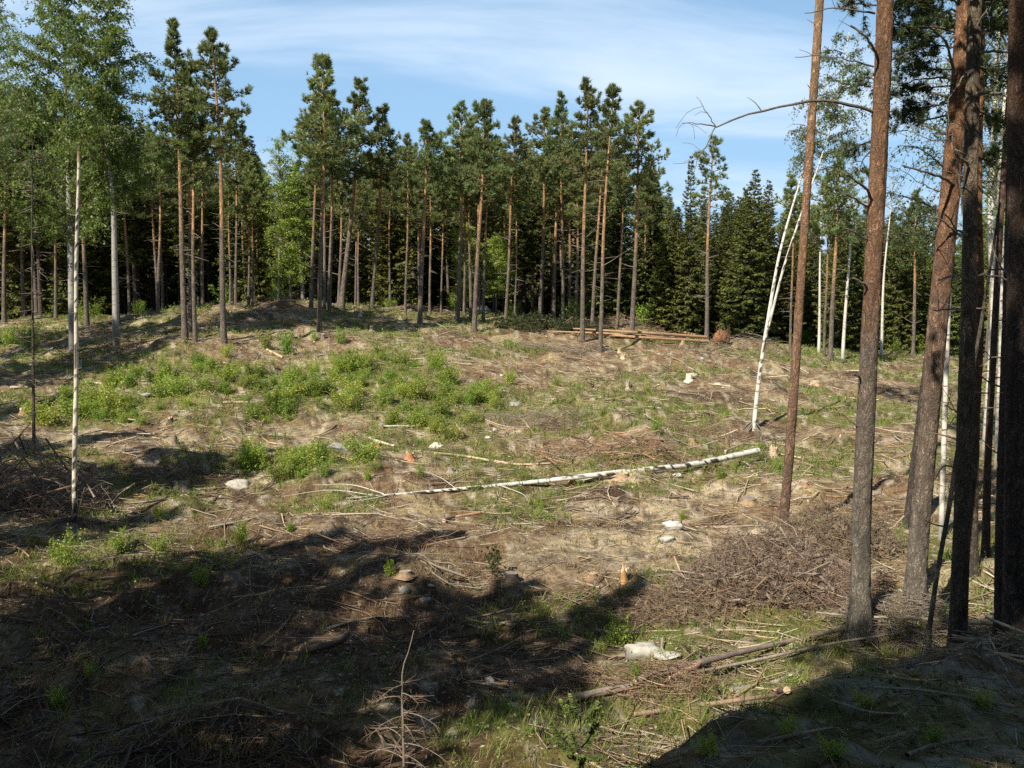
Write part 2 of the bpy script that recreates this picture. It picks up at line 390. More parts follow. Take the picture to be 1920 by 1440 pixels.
M_SOIL = ground_mat()
M_BARK = bark_mat('pine_bark', False)
M_BARKN = bark_mat('pine_bark_close', True)
M_BIRCH = birch_mat('birch_bark')
M_WOOD = veg_mat('dead_wood', 0.85, 0, 8, 0.35, 0.3, 40, 0.12, 0.01, (1, 1, 1))
M_TWIG = veg_mat('twigs', 0.85, 0, 1.5, 0.25, 0, 30, 0.1, 0.01)
M_NEEDLE = veg_mat('pine_needles', 0.5, 0.30, 0.9, 0.30, 0, 30, 0.22, 0.018, spec=0.35, tcol=(1.2, 1.2, 0.5))
M_SPRUCE = veg_mat('spruce_needles', 0.55, 0.28, 0.8, 0.30, 0, 30, 0.28, 0.022, spec=0.3, tcol=(1.2, 1.2, 0.4))
M_LEAF = veg_mat('fresh_leaves', 0.45, 0.42, 0.9, 0.25, 0, 30, 0.15, 0.015, spec=0.4, tcol=(1.2, 1.3, 0.4))
M_GRASS = veg_mat('grass', 0.6, 0.30, 0.6, 0.30, 0, 30, 0.0, 0.0, tcol=(1.15, 1.2, 0.5))
M_STONE = veg_mat('stone', 0.85, 0, 5, 0.35, 0.5, 18, 0.12, 0.01)
M_CUT = veg_mat('stump_wood', 0.85, 0, 9, 0.35, 0.5, 26, 0.15, 0.015)
M_MEADOW = veg_mat('meadow', 0.9, 0, 0.05, 0.2, 0, 30, 0, 0)

# ------------------------------------------------------------------ setting: ground, far land
SAND = [(1110, 1045, 2.2), (1150, 1020, 1.6), (1020, 1050, 1.2), (760, 1095, 1.0), (1425, 1000, 0.9), (1280, 1010, 1.5), (650, 1000, 1.0), (1000, 1085, 0.8),
        (450, 905, 0.7), (1260, 960, 1.2), (1330, 930, 1.0), (480, 1150, 0.8), (1180, 890, 0.8), (620, 1180, 0.9)]
SAND = [(*ground(a, b)[:2], r) for a, b, r in SAND]
GREEN = [(640, 720, 5.0), (740, 735, 4.5), (520, 745, 4.0), (350, 720, 4.2), (560, 870, 2.6), (210, 770, 3.0), (620, 950, 1.6), (690, 700, 4.0), (430, 720, 3.5), (900, 760, 2.5),
         (180, 1060, 2.2), (300, 1050, 2.2), (1120, 1380, 1.6), (1290, 1300, 1.6), (960, 1400, 1.4), (1400, 1275, 1.2), (60, 640, 3.0), (1010, 1160, 1.6), (800, 780, 2.5)]
GREEN = [(*ground(a, b)[:2], r) for a, b, r in GREEN]
def spots(L_, x, y):
    s = np.zeros_like(np.asarray(x, float))
    for a, b, r in L_:
        s = np.maximum(s, np.exp(-(((x - a) ** 2 + (y - b) ** 2) / (r * r))))
    return s
def green_mask(x, y):
    n = fbm(x / 3.4, y / 3.4, 31, 4)
    g = sstep(0.43, 0.60, n) * 0.85
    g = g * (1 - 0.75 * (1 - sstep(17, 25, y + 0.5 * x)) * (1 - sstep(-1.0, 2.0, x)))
    return np.clip(np.maximum(g, sstep(0.25, 0.6, spots(GREEN, x, y) * (0.6 + 0.8 * fbm(x / 0.9, y / 0.9, 33, 3)))), 0, 1)
def bank_mask(x, y):
    return (1 - sstep(10.5, 13.5, y)) * sstep(-0.5, 1.5, x)
def ground_colour(x, y):
    n1 = fbm(x / 2.4, y / 2.4, 41, 4); n2 = fbm(x / 0.7, y / 0.7, 45, 4); n4 = fbm(x / 1.2, y / 1.2, 49, 4)
    def mix(a, c, f): return a + (np.array(c) - a) * f[..., None]
    c = np.zeros(x.shape + (3,)) + np.array([0.225, 0.147, 0.084])
    c = mix(c, (0.43, 0.345, 0.185), sstep(0.50, 0.66, n2) * 0.85)
    c = mix(c, (0.26, 0.155, 0.082), sstep(0.52, 0.68, n4) * 0.6)
    c = mix(c, (0.060, 0.040, 0.028), (1 - sstep(0.33, 0.47, n1)) * 0.8)
    c = mix(c, (0.46, 0.385, 0.235), sstep(0.57, 0.65, fbm(x / 1.7, y / 1.7, 53, 4)) * 0.7)
    c = mix(c, (0.165, 0.185, 0.046), green_mask(x, y) * 0.75)
    c = mix(c, (0.50, 0.405, 0.255), sstep(0.35, 0.65, spots(SAND, x, y) * (0.55 + 0.9 * n2)) * 0.9)
    c = mix(c, (0.060, 0.042, 0.030), sstep(0.58, 0.68, fbm(x / 0.42, y / 0.42, 83, 3)) * 0.75)  # dark specks painted in as the shade of small crevices
    c = mix(c, (0.54, 0.46, 0.34), sstep(0.62, 0.70, fbm(x / 0.30, y / 0.30, 85, 3)) * 0.8)
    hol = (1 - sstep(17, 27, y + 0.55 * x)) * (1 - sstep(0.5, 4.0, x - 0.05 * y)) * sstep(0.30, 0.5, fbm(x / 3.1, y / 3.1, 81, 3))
    c = mix(c, (0.080, 0.045, 0.026), hol * 0.85)  # reddish humus of the hollow, its colour darkened also to deepen the shade there
    b = bank_mask(x, y)
    c = mix(c, (0.125, 0.135, 0.045), b * sstep(0.35, 0.6, n2) * 0.8)
    c = mix(c, (0.30, 0.30, 0.24), b * sstep(0.60, 0.68, fbm(x / 0.35, y / 0.35, 57, 4)) * 0.7)
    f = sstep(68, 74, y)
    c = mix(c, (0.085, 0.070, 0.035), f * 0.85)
    c = mix(c, (0.13, 0.17, 0.05), sstep(105, 125, np.hypot(x, y)) * np.ones_like(x))
    return c
def build_ground():
    a_in = np.radians(np.linspace(-36, 36, 380)); a_l = np.radians(np.linspace(-180, -37, 46))[:-1]; a_r = np.radians(np.linspace(37, 180, 46))[1:-1]
    A = np.concatenate([a_l, a_in, a_r])
    r1 = np.geomspace(1.2, 92, 360); r2 = np.geomspace(92, 2600, 40)[1:]
    Rr = np.concatenate([[0.25], r1, r2])
    X = Rr[:, None] * np.sin(A)[None]; Y = Rr[:, None] * np.cos(A)[None]
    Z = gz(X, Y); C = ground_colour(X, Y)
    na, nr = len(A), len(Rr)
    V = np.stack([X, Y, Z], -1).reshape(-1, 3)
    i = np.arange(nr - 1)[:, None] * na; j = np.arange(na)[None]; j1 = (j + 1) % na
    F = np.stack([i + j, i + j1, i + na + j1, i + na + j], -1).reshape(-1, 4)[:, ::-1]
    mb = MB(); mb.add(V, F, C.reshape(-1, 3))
    mb.add(np.concatenate([V[:na], [[0, 0, float(gz(0, 0))]]]), np.stack([j[0], np.full(na, na), j1[0]], -1), C.reshape(-1, 3)[0])
    o = obj('ground', mb, [M_SOIL]); tag(o, 'rough brown forest floor of the felled clearing', 'ground', kind='structure')
build_ground()
def build_far_hills():
    mb = MB(); a = np.radians(np.linspace(-70, 70, 160)); hts = np.array([0.0, 0.35, 0.7, 0.92, 1.0]); ds = np.array([900, 1100, 1350, 1600, 1900])
    top = 16 + 26 * fbm(a * 5, a * 0, 71, 4)
    V = np.stack([np.stack([d * np.sin(a), d * np.cos(a), -9.5 + top * h], -1) for h, d in zip(hts, ds)])
    k = len(a); i = np.arange(4)[:, None] * k; j = np.arange(k - 1)[None]
    F = np.stack([i + j, i + j + 1, i + k + j + 1, i + k + j], -1).reshape(-1, 4)
    c = np.array([0.05, 0.08, 0.05]) + np.array([0.05, 0.07, 0.0]) * (fbm(V[..., 0] / 140, V[..., 1] / 140, 73, 3) > 0.55)[..., None]
    mb.add(V.reshape(-1, 3), F, c.reshape(-1, 3))
    tag(obj('hills', mb, [M_MEADOW]), 'low wooded hills far beyond the trees', 'hills', kind='structure')
build_far_hills()

# ------------------------------------------------------------------ tree builders (local coordinates, base at the origin)
GREY_BARK = np.array([0.27, 0.215, 0.175]); ORANGE_BARK = np.array([0.64, 0.365, 0.175])
def spline(P, n):
    """smooth path through P, n points"""
    P = np.asarray(P, float); k = len(P)
    if k == 2: return P[0] + (P[1] - P[0]) * np.linspace(0, 1, n)[:, None]
    d = np.concatenate([[0], np.cumsum(np.linalg.norm(np.diff(P, axis=0), axis=1))]); t = np.linspace(0, d[-1], n)
    m = np.gradient(P, d, axis=0); i = np.clip(np.searchsorted(d, t, 'right') - 1, 0, k - 2)
    h = (d[i + 1] - d[i]); s = ((t - d[i]) / h)[:, None]; h = h[:, None]
    return (2 * s ** 3 - 3 * s ** 2 + 1) * P[i] + (s ** 3 - 2 * s ** 2 + s) * h * m[i] + (-2 * s ** 3 + 3 * s ** 2) * P[i + 1] + (s ** 3 - s ** 2) * h * m[i + 1]
def trunk_path(top, rng, n=22, wob=0.10):
    t = np.linspace(0, 1, n)[:, None]
    p = np.asarray(top)[None] * t
    ph = rng.uniform(0, 6.28, 4)
    p[:, 0] += wob * (np.sin(t[:, 0] * 4.1 + ph[0]) - math.sin(ph[0])) * t[:, 0] * (1 - t[:, 0]) * 4 * 0.5
    p[:, 1] += wob * (np.sin(t[:, 0] * 5.3 + ph[1]) - math.sin(ph[1])) * t[:, 0] * (1 - t[:, 0]) * 4 * 0.5
    return p
def along(path, t):
    """points and tangents of a path at fractions t"""
    x = np.clip(t, 0, 1) * (len(path) - 1); i = np.clip(np.floor(x).astype(int), 0, len(path) - 2); f = (x - i)[:, None]
    return path[i] * (1 - f) + path[i + 1] * f
def pine_trunk_col(t, rng, lo=0.26, hi=0.55, grey=GREY_BARK, orange=ORANGE_BARK):
    f = sstep(lo, hi, t + rng.normal(0, 0.03, np.shape(t)))
    return grey + (orange - grey) * f[..., None]
def pine_crown(mb, path, cb, R, rng, dens=1.0, tl=0.26, tw=0.056, nn=9, airy=1.0, shape=0.35, flat=0.5):
    """living crown from fraction cb of the path to its tip: whorled limbs carrying flat plates of needle tufts"""
    H = np.linalg.norm(path[-1] - path[0]); Lc = H * (1 - cb)
    nb = max(16, int(Lc / 0.40 * 4.4 * airy))
    u = (np.arange(nb) + rng.uniform(0, 1, nb)) / nb
    u = 0.6 * u + 0.4 * (np.round(u * Lc / 0.5) / max(1.0, Lc / 0.5))
    u = np.clip(u, 0, 0.985)
    az_ = rng.uniform(0, 6.28, 2)
    prof = np.where(u < shape, 0.55 + 0.45 * np.sin(u / shape * math.pi / 2), np.maximum(0.0, 1 - (u - shape) / (1 - shape)) ** 0.82 * 0.93 + 0.09)
    Lb = R * prof * rng.uniform(0.42, 1.28, nb) * (1 + 0.25 * np.sin(az_[0] + u * 9.0))
    az = np.arange(nb) * 2.39996 + rng.normal(0, 0.5, nb)
    ang = lerp(-0.12, 0.70, u) + rng.normal(0, 0.20, nb)
    B = along(path, cb + (1 - cb) * u)
    out_ = np.stack([np.cos(az), np.sin(az), np.zeros(nb)], -1)
    s = np.linspace(0, 1, 5)
    sag = rng.uniform(-0.12, 0.16, nb)
    P = B[:, None] + out_[:, None] * (Lb * np.cos(ang))[:, None, None] * s[None, :, None]
    P[:, :, 2] += (Lb * np.sin(ang))[:, None] * s[None] + sag[:, None] * Lb[:, None] * (s ** 2)[None]
    rb = np.clip(0.012 + 0.016 * Lb, 0.01, 0.06)
    tubes(mb, P, rb[:, None] * (1 - 0.8 * s)[None], 4, np.array([0.30, 0.17, 0.085]), 1)
    nt_ = np.maximum(3, (dens * (6 + 17 * Lb) * rng.uniform(0.7, 1.3, nb)).astype(int))
    idx = np.repeat(np.arange(nb), nt_); k = len(idx)
    sv = 1 - rng.uniform(0, 1, k) ** 2.1 * 0.78
    j = sv * 4; i0 = np.clip(j.astype(int), 0, 3); f = (j - i0)[:, None]
    C = P[idx, i0] * (1 - f) + P[idx, i0 + 1] * f
    lat = np.stack([-out_[idx, 1], out_[idx, 0], np.zeros(k)], -1)
    wide = Lb[idx] * (0.10 + 0.42 * (1.15 - sv))
    C = C + lat * (rng.uniform(-1, 1, k) * wide)[:, None]
    C[:, 2] += rng.normal(0, 1, k) * (0.05 + 0.07 * Lb[idx]) * flat * 1.5 + 0.04
    D = unit(out_[idx] * 0.55 + lat * rng.normal(0, 0.4, k)[:, None] + np.array([0, 0, 0.75]))
    v = rng.uniform(0.72, 1.28, k) * rng.uniform(0.8, 1.2, nb)[idx]
    col = np.array([0.185, 0.236, 0.095])[None] * v[:, None]; col[:, 0] *= rng.uniform(0.85, 1.25, k)
    tufts(mb, C, D, nn, tl, tw, 0.85, col, rng)
    # the leader and its candles
    m_ = int(5 * dens) + 4
    tt = rng.uniform(1 - 1.2 / H, 1.0, m_)
    C2 = along(path, tt) + rng.normal(0, 0.05, (m_, 3))
    tufts(mb, C2, np.tile([0, 0, 1.0], (m_, 1)), nn, tl, tw, 0.7, np.tile([0.18, 0.225, 0.10], (m_, 1)), rng)
    return mb
def dead_branches(mb, path, r0, lo, hi, n, rng, lmin=0.35, lmax=1.5, col=(0.25, 0.20, 0.165), m=0, sides=4, up=0.12):
    t = rng.uniform(lo, hi, n) ** 0.85; B = along(path, t)
    az = rng.uniform(0, 6.283, n); Lb = rng.uniform(lmin, lmax, n) * rng.uniform(0.4, 1, n)
    o_ = np.stack([np.cos(az), np.sin(az), rng.normal(up, 0.25, n)], -1); s = np.linspace(0, 1, 4)
    P = B[:, None] + o_[:, None] * (Lb[:, None] * s[None])[:, :, None]
    P[:, :, 2] += (rng.normal(0.02, 0.16, n) * Lb)[:, None] * (s ** 2)[None]
    P[:, 1:, :2] += rng.normal(0, 0.04, (n, 3, 2)) * Lb[:, None, None]
    rb = 0.010 + 0.011 * Lb
    return tubes(mb, P, rb[:, None] * (1 - 0.75 * s)[None], sides, np.asarray(col) * np.random.default_rng(3).uniform(0.7, 1.3, (n, 1)), m)
def make_pine(base, top, cb, R, r0, seed, label=None, group=None, dens=1.0, airy=1.0, ndead=16, path=None, name='pine_tree', fork=None, shape=0.27):
    rng = np.random.default_rng(seed)
    base = np.asarray(base, float); top = np.asarray(top, float) - base
    root = empty(name, base, label, 'pine tree', group)
    if path is None: path = trunk_path(top, rng, 24, 0.012 * np.linalg.norm(top))
    n = len(path); t = np.linspace(0, 1, n)
    rad = r0 * (1 - 0.80 * t ** 1.1) * (1 + 0.35 * np.exp(-t * 45)); pp = path.copy(); pp[0] -= np.array([0, 0, 0.35])
    tb = MB(); tubes(tb, pp[None], rad[None], 9, pine_trunk_col(t, rng)[None])
    obj('trunk', tb, [M_BARK], root)
    if fork is not None:
        fb = MB(); q = along(path, np.array([fork[0]]))[0]; H = np.linalg.norm(top)
        tubes(fb, spline([q, q + np.array([fork[1] * 0.25, 0.2, 0.07 * H]), q + np.array([fork[1], 0.3, 0.2 * H])], 8)[None], np.linspace(r0 * 0.42, r0 * 0.2, 8)[None], 6, ORANGE_BARK * 1.05)
        obj('forked_limb', fb, [M_BARK], root)
    if ndead:
        db = MB(); dead_branches(db, path, r0, 0.14, cb + 0.04, ndead, rng); o = obj('dead_branches', db, [M_WOOD], root); o['kind'] = 'stuff'
    cb_ = MB(); pine_crown(cb_, path, cb, R, rng, dens, airy=airy, shape=shape)
    obj('crown', cb_, [M_NEEDLE, M_BARK], root)
    return root
def make_spruce(H, R, seed, cb=0.02, name='spruce_tree', label=None, dens=1.0, fine=1.0, tip=(0.205, 0.225, 0.052), inner=(0.082, 0.102, 0.032), cat='spruce tree', group=None, base=(0, 0, 0)):
    rng = np.random.default_rng(seed)
    root = empty(name, base, label, cat, group)
    path = trunk_path((rng.normal(0, 0.01) * H, rng.normal(0, 0.01) * H, H), rng, 14, 0.04); t = np.linspace(0, 1, 14)
    pp = path.copy(); pp[0, 2] -= 0.3
    tb = MB(); tubes(tb, pp[None], (0.011 * H * (1 - 0.93 * t))[None], 7, np.array([0.17, 0.13, 0.105])); obj('trunk', tb, [M_BARK], root)
    if cb > 0.2:
        db = MB(); dead_branches(db, path, 0.1, 0.05, cb + 0.05, 46, rng, 0.5, 1.7, (0.19, 0.165, 0.14), up=-0.15); o = obj('dead_branches', db, [M_WOOD], root); o['kind'] = 'stuff'
    mb = MB()
    nw = int(H * (1 - cb) / 0.30); nb = nw * 7
    u = np.repeat((np.arange(nw) + 0.5) / nw, 7) + rng.normal(0, 0.006, nb); u = np.clip(u, 0, 0.995)
    Lb = (R * ((1 - u) ** 0.78) * np.minimum(1, 0.72 + u * 2.2) + 0.10) * rng.uniform(0.62, 1.15, nb)
    az = np.arange(nb) * 2.39996 * 1.03 + rng.normal(0, 0.3, nb)
    ang = lerp(-0.30, 0.75, u ** 1.6) + rng.normal(0, 0.10, nb)
    B = along(path, cb + (1 - cb) * u); o_ = np.stack([np.cos(az), np.sin(az), np.zeros(nb)], -1); s = np.linspace(0, 1, 4)
    P = B[:, None] + o_[:, None] * (Lb * np.cos(ang))[:, None, None] * s[None, :, None]
    P[:, :, 2] += (Lb * np.sin(ang))[:, None] * s[None] - 0.16 * Lb[:, None] * (np.sin(s * math.pi))[None]
    tubes(mb, P, (0.008 + 0.010 * Lb)[:, None] * (1 - 0.8 * s)[None], 3, np.array([0.14, 0.11, 0.085]), 1)
    ns = np.maximum(5, (dens * (6 + 13 * Lb)).astype(int)); idx = np.repeat(np.arange(nb), ns); k = len(idx)
    sv = rng.uniform(0.12, 1.0, k) ** 0.8
    j = sv * 3; i0 = np.clip(j.astype(int), 0, 2); f = (j - i0)[:, None]
    C = P[idx, i0] * (1 - f) + P[idx, i0 + 1] * f
    lat = np.stack([-o_[idx, 1], o_[idx, 0], np.zeros(k)], -1) * rng.choice([-1, 1], k)[:, None]
    D = unit(o_[idx] * rng.uniform(0.2, 0.9, k)[:, None] + lat * rng.uniform(0.2, 1.1, k)[:, None] + np.array([0, 0, -1.0]) * (rng.uniform(-0.05, 0.95, k) * (1 - 0.7 * u[idx]))[:, None])
    ln = np.clip(0.16 + 0.30 * Lb[idx] * (1.1 - sv), 0.14, 0.55)
    nrm = unit(rng.normal(size=(k, 3)) * 0.6 + np.array([0, 0, 1.0])); sd = unit(np.cross(D, nrm))
    ln = ln * fine; w = (0.055 + 0.10 * ln / fine) * fine
    V = np.stack([C - sd * w[:, None] * 0.4, C + D * (ln * 0.45)[:, None] - sd * w[:, None] * 0.75, C + D * ln[:, None], C + D * (ln * 0.45)[:, None] + sd * w[:, None] * 0.75], 1)
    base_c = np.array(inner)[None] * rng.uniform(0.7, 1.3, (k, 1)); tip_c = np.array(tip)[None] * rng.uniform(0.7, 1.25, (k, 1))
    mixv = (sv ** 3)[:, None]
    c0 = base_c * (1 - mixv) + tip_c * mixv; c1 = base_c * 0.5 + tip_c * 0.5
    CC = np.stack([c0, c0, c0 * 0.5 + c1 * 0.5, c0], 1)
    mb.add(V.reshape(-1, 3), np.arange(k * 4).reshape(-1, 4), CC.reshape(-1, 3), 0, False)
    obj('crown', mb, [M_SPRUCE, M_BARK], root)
    return root
def broadleaf_crown(mb, path, cb, R, rng, nleaf, size, col, weep=0.8, m_leaf=0, m_wood=1, ascend=0.9, woodcol=(0.16, 0.12, 0.10), nlimb=26, jit=1.0, taper=1.0):
    """ascending limbs, fine hanging twigs, leaves strung along the twigs"""
    H = np.linalg.norm(path[-1] - path[0])
    u = (np.arange(nlimb) + rng.uniform(0, 1, nlimb)) / nlimb
    prof = np.sin(np.clip(0.18 + 0.80 * u, 0, 1) * math.pi) ** 0.7 * (1 - 0.3 * taper * u)
    Lb = R * prof * rng.uniform(0.7, 1.25, nlimb) + 0.25
    az = np.arange(nlimb) * 2.39996 + rng.normal(0, 0.5, nlimb); B = along(path, cb + (1 - cb) * u * 0.98)
    o_ = np.stack([np.cos(az), np.sin(az), np.zeros(nlimb)], -1); s = np.linspace(0, 1, 6)
    an = ascend * rng.uniform(0.7, 1.2, nlimb)
    P = B[:, None] + o_[:, None] * (Lb * np.cos(an * 0.75))[:, None, None] * s[None, :, None]
    P[:, :, 2] += (Lb * np.sin(an))[:, None] * (s - 0.35 * s ** 2.2)[None]
    tubes(mb, P, (0.010 + 0.013 * Lb)[:, None] * (1 - 0.85 * s)[None], 4, np.array(woodcol), m_wood)
    nt_ = np.maximum(6, (Lb * 13).astype(int)); idx = np.repeat(np.arange(nlimb), nt_); k = len(idx)
    sv = rng.uniform(0.18, 1.0, k); j = sv * 5; i0 = np.clip(j.astype(int), 0, 4); f = (j - i0)[:, None]
    C = P[idx, i0] * (1 - f) + P[idx, i0 + 1] * f
    tl = rng.uniform(0.5, 1.25, k) * (0.5 + 0.28 * Lb[idx]) * jit
    ta = rng.uniform(0, 6.283, k); q = np.linspace(0, 1, 4)
    to = np.stack([np.cos(ta), np.sin(ta), np.zeros(k)], -1)
    T = C[:, None] + to[:, None] * (tl[:, None] * (q[None] * 0.75))[:, :, None]
    T[:, :, 2] += tl[:, None] * (0.35 * q - weep * q ** 2)[None]
    tubes(mb, T, np.full((k, 1), 0.007) * (1 - 0.6 * q)[None], 3, np.array(woodcol) * 1.2, m_wood)
    li = rng.integers(0, k, nleaf); lv = rng.uniform(0.1, 1.0, nleaf) * 3; l0 = np.clip(lv.astype(int), 0, 2); lf = (lv - l0)[:, None]
    Q = T[li, l0] * (1 - lf) + T[li, l0 + 1] * lf + rng.normal(0, 0.05, (nleaf, 3))
    cc = np.array(col)[None] * rng.uniform(0.7, 1.3, (nleaf, 1)) * rng.uniform(0.85, 1.15, k)[li][:, None]
    cc[:, 0] *= rng.uniform(0.85, 1.25, nleaf)
    leaves(mb, Q, size, cc, rng, m_leaf, hang=weep)
    return mb
BIRCH_WHITE = np.array([0.70, 0.66, 0.58])
def birch_col(t, rng):
    c = np.tile(BIRCH_WHITE, (len(t), 1)); c[t < 0.05] *= 0.45; c[t > 0.8] *= 0.55; return c * rng.uniform(0.88, 1.06, (len(t), 1))
M_SKIN = veg_mat('birch_skin', 0.6, 0, 7, 0.22, 0.25, 30, 0.0, 0.0)
def birch_skin(P, sides, rng, base, dirty=0.35):
    zl = np.concatenate([[0], np.cumsum(np.linalg.norm(np.diff(P, axis=0), axis=1))]); a = np.linspace(0, 2 * math.pi, sides, endpoint=False)
    A, Z = np.meshgrid(a, zl); o = rng.uniform(0, 50); m = sstep(0.52, 0.64, vnoise(np.cos(A) * 1.3 + o, Z / 0.11 + np.sin(A) * 0.6, 3)) * sstep(dirty, dirty + 0.25, vnoise(np.cos(A) + o, Z / 0.9 + np.sin(A), 7))
    m = np.maximum(m, 0.75 * (rng.uniform(0, 1, (len(P), 1)) < 0.10) * (vnoise(np.cos(A) * 1.2 + o, Z * 9 + np.sin(A), 5) > 0.45))
    c = np.asarray(base)[None, None] * (0.88 + 0.2 * vnoise(np.cos(A) * 2 + o, Z * 3 + np.sin(A), 9))[..., None]
    return (c * (1 - m[..., None]) + np.array([0.05, 0.042, 0.036]) * m[..., None])[None]
def make_birch(base, path, cb, R, r0, seed, nleaf, label=None, group=None, col=(0.14, 0.22, 0.045), size=0.085, weep=0.8, name='birch_tree', cat='birch tree', trunk_dim=1.0, nlimb=26, ascend=0.9):
    rng = np.random.default_rng(seed); base = np.asarray(base, float)
    root = empty(name, base, label, cat, group); path = np.asarray(path, float); n = len(path); t = np.linspace(0, 1, n)
    pp = path.copy(); pp[0, 2] -= 0.3
    tb = MB(); tubes(tb, pp[None], (r0 * (1 - 0.88 * t))[None], 10, (birch_col(t, rng) * trunk_dim)[None]); obj('trunk', tb, [M_BIRCH], root)
    mb = MB(); broadleaf_crown(mb, path, cb, R, rng, nleaf, size, col, weep, nlimb=nlimb, ascend=ascend); obj('crown', mb, [M_LEAF, M_WOOD], root)
    return root

# ------------------------------------------------------------------ the row of pines along the far edge
PINES = 'pines along the far edge of the clearing'
# base px, base py, tip px, tip py, crown base py, half width px, trunk width px, label, extra
ROW = [
 (8, 604, 2, 170, 400, 30, 8, 'pine cut by the left picture edge at the far tree line', {}),
 (105, 600, 100, 300, 385, 24, 6, 'slim pine trunk left of the broken birch snag, before dark spruces', {}),
 (163, 612, 150, 232, 410, 28, 9, 'orange barked pine close to the right of the broken birch snag', {}),
 (222, 603, 216, 210, 350, 24, 6, 'slim pine right behind the second birch from the left', {}),
 (296, 588, 296, 262, 345, 24, 6, 'straight slim orange pine alone before the darkest part of the forest', {}),
 (347, 637, 324, 46, 270, 44, 11, 'tallest pine of the three-trunk clump beside the left tree shadow', dict(dens=1.15)),
 (357, 628, 347, 120, 330, 36, 9, 'middle pine of the three-trunk clump beside the left tree shadow', {}),
 (366, 640, 356, 190, 330, 30, 8, 'rightmost pine of the three-trunk clump beside the left tree shadow', {}),
 (420, 642, 396, 58, 285, 44, 11, 'tall orange pine leaning left, next to the three-trunk clump', dict(dens=1.25)),
 (380, 577, 378, 268, 370, 26, 6, 'thin grey pine between the three-trunk clump and the leaning tall pine', {}),
 (442, 567, 440, 212, 330, 32, 6, 'pale crowned pine just right of the tall leaning pine', {}),
 (432, 567, 430, 330, 395, 16, 5, 'small thin pine against the trunk of the pale crowned pine', dict(ndead=8)),
 (466, 573, 468, 300, 395, 18, 5, 'left one of two thin twin pines before the bright green tree', dict(ndead=8)),
 (473, 575, 474, 322, 400, 16, 5, 'right one of two thin twin pines before the bright green tree', dict(ndead=8)),
 (583, 577, 592, 190, 330, 28, 7, 'leftmost trunk of the four-pine group behind the earth heap', {}),
 (599, 622, 604, 110, 290, 42, 9, 'tallest pine of the four-pine group, its lower trunk in shade', dict(dens=1.2)),
 (608, 586, 609, 165, 310, 30, 6, 'thin pine third from the left in the four-pine group', {}),
 (617, 578, 622, 180, 320, 32, 8, 'rightmost trunk of the four-pine group behind the earth heap', {}),
 (640, 577, 677, 154, 320, 38, 10, 'stout pine leaning right, next after the four-pine group', dict(dens=1.2)),
 (635, 575, 640, 300, 385, 20, 6, 'short pine half hidden behind the stout right-leaning pine', {}),
 (697, 578, 718, 202, 330, 34, 8, 'dark trunked pine leaning right beside the stout leaning pine', dict(dens=1.15)),
 (672, 575, 671, 330, 420, 18, 4, 'thin pole pine between the two right-leaning pines', dict(ndead=6)),
 (760, 588, 763, 254, 390, 24, 5, 'slim pine left of the crooked-butted pine', {}),
 (787, 607, 799, 232, 345, 35, 9, 'pine with a crooked dead side shoot near its foot', dict(dens=1.15)),
 (806, 592, 803, 292, 400, 26, 5, 'dark trunk pine just right of the crooked-butted pine', {}),
 (827, 590, 828, 320, 400, 18, 4, 'thinnest straight orange pole before bright undergrowth', dict(ndead=6)),
 (858, 603, 866, 194, 350, 32, 8, 'pine standing before the pale boulder, left of a close cluster', {}),
 (870, 592, 873, 250, 370, 22, 5, 'thin pine right behind the pale boulder', {}),
 (889, 622, 908, 192, 350, 38, 9, 'foremost pine of the close cluster right of the pale boulder', dict(dens=1.15)),
 (883, 600, 884, 228, 370, 24, 6, 'reddish pine at the left of the close cluster', {}),
 (898, 592, 900, 262, 370, 22, 5, 'thin pine in the middle of the close cluster', {}),
 (906, 602, 914, 236, 360, 26, 6, 'darker pine closing the close cluster on the right', {}),
 (948, 603, 968, 226, 350, 30, 6, 'slender orange pine with a gap on either side, mid row', {}),
 (965, 603, 968, 300, 400, 20, 4, 'thin grey pine beside the slender orange pine, mid row', {}),
 (1012, 604, 1022, 206, 325, 32, 7, 'pine with a knotty trunk left of the forked pine', {}),
 (1038, 604, 1046, 290, 370, 26, 8, 'orange pine whose stem forks into two bare limbs', dict(fork=(0.60, 1.1))),
 (1056, 608, 1053, 176, 340, 26, 6, 'narrow topped pine right of the forked pine', {}),
 (1080, 608, 1080, 300, 400, 22, 6, 'grey trunked pine with many dead twigs behind the pole pile', dict(ndead=40)),
 (1092, 642, 1101, 154, 310, 38, 9, 'highest pine of the right half, standing before the pole pile', dict(dens=1.2)),
 (1125, 662, 1150, 164, 290, 34, 8, 'pine nearest the clearing in front of the pole pile', dict(dens=1.1, ndead=40)),
 (1110, 617, 1130, 232, 350, 28, 7, 'leaning pine seen between the two tall pines at the pole pile', dict(ndead=34)),
 (1158, 613, 1168, 300, 370, 22, 6, 'reddish slim pine behind the middle of the pole pile', {}),
 (1185, 622, 1200, 196, 330, 38, 9, 'last tall full-crowned pine of the row, before the spruces', dict(dens=1.2)),
 (1325, 637, 1337, 260, 370, 34, 8, 'lone airy pine at the right end of the pole pile', dict(dens=0.8, airy=0.7, ndead=40)),
 (1482, 658, 1484, 334, 440, 26, 5, 'small pine seen past the white leaning birch stems', {}),
 (1557, 676, 1572, 288, 430, 40, 9, 'brown pine in the clump of pale trunks right of the slender pine', dict(dens=1.1)),
 (1545, 667, 1549, 340, 440, 24, 5, 'thin grey pine in the clump of pale trunks', {}),
 (1712, 668, 1718, 362, 480, 40, 7, 'pine seen in the gap between the two near trunks', {}),
]
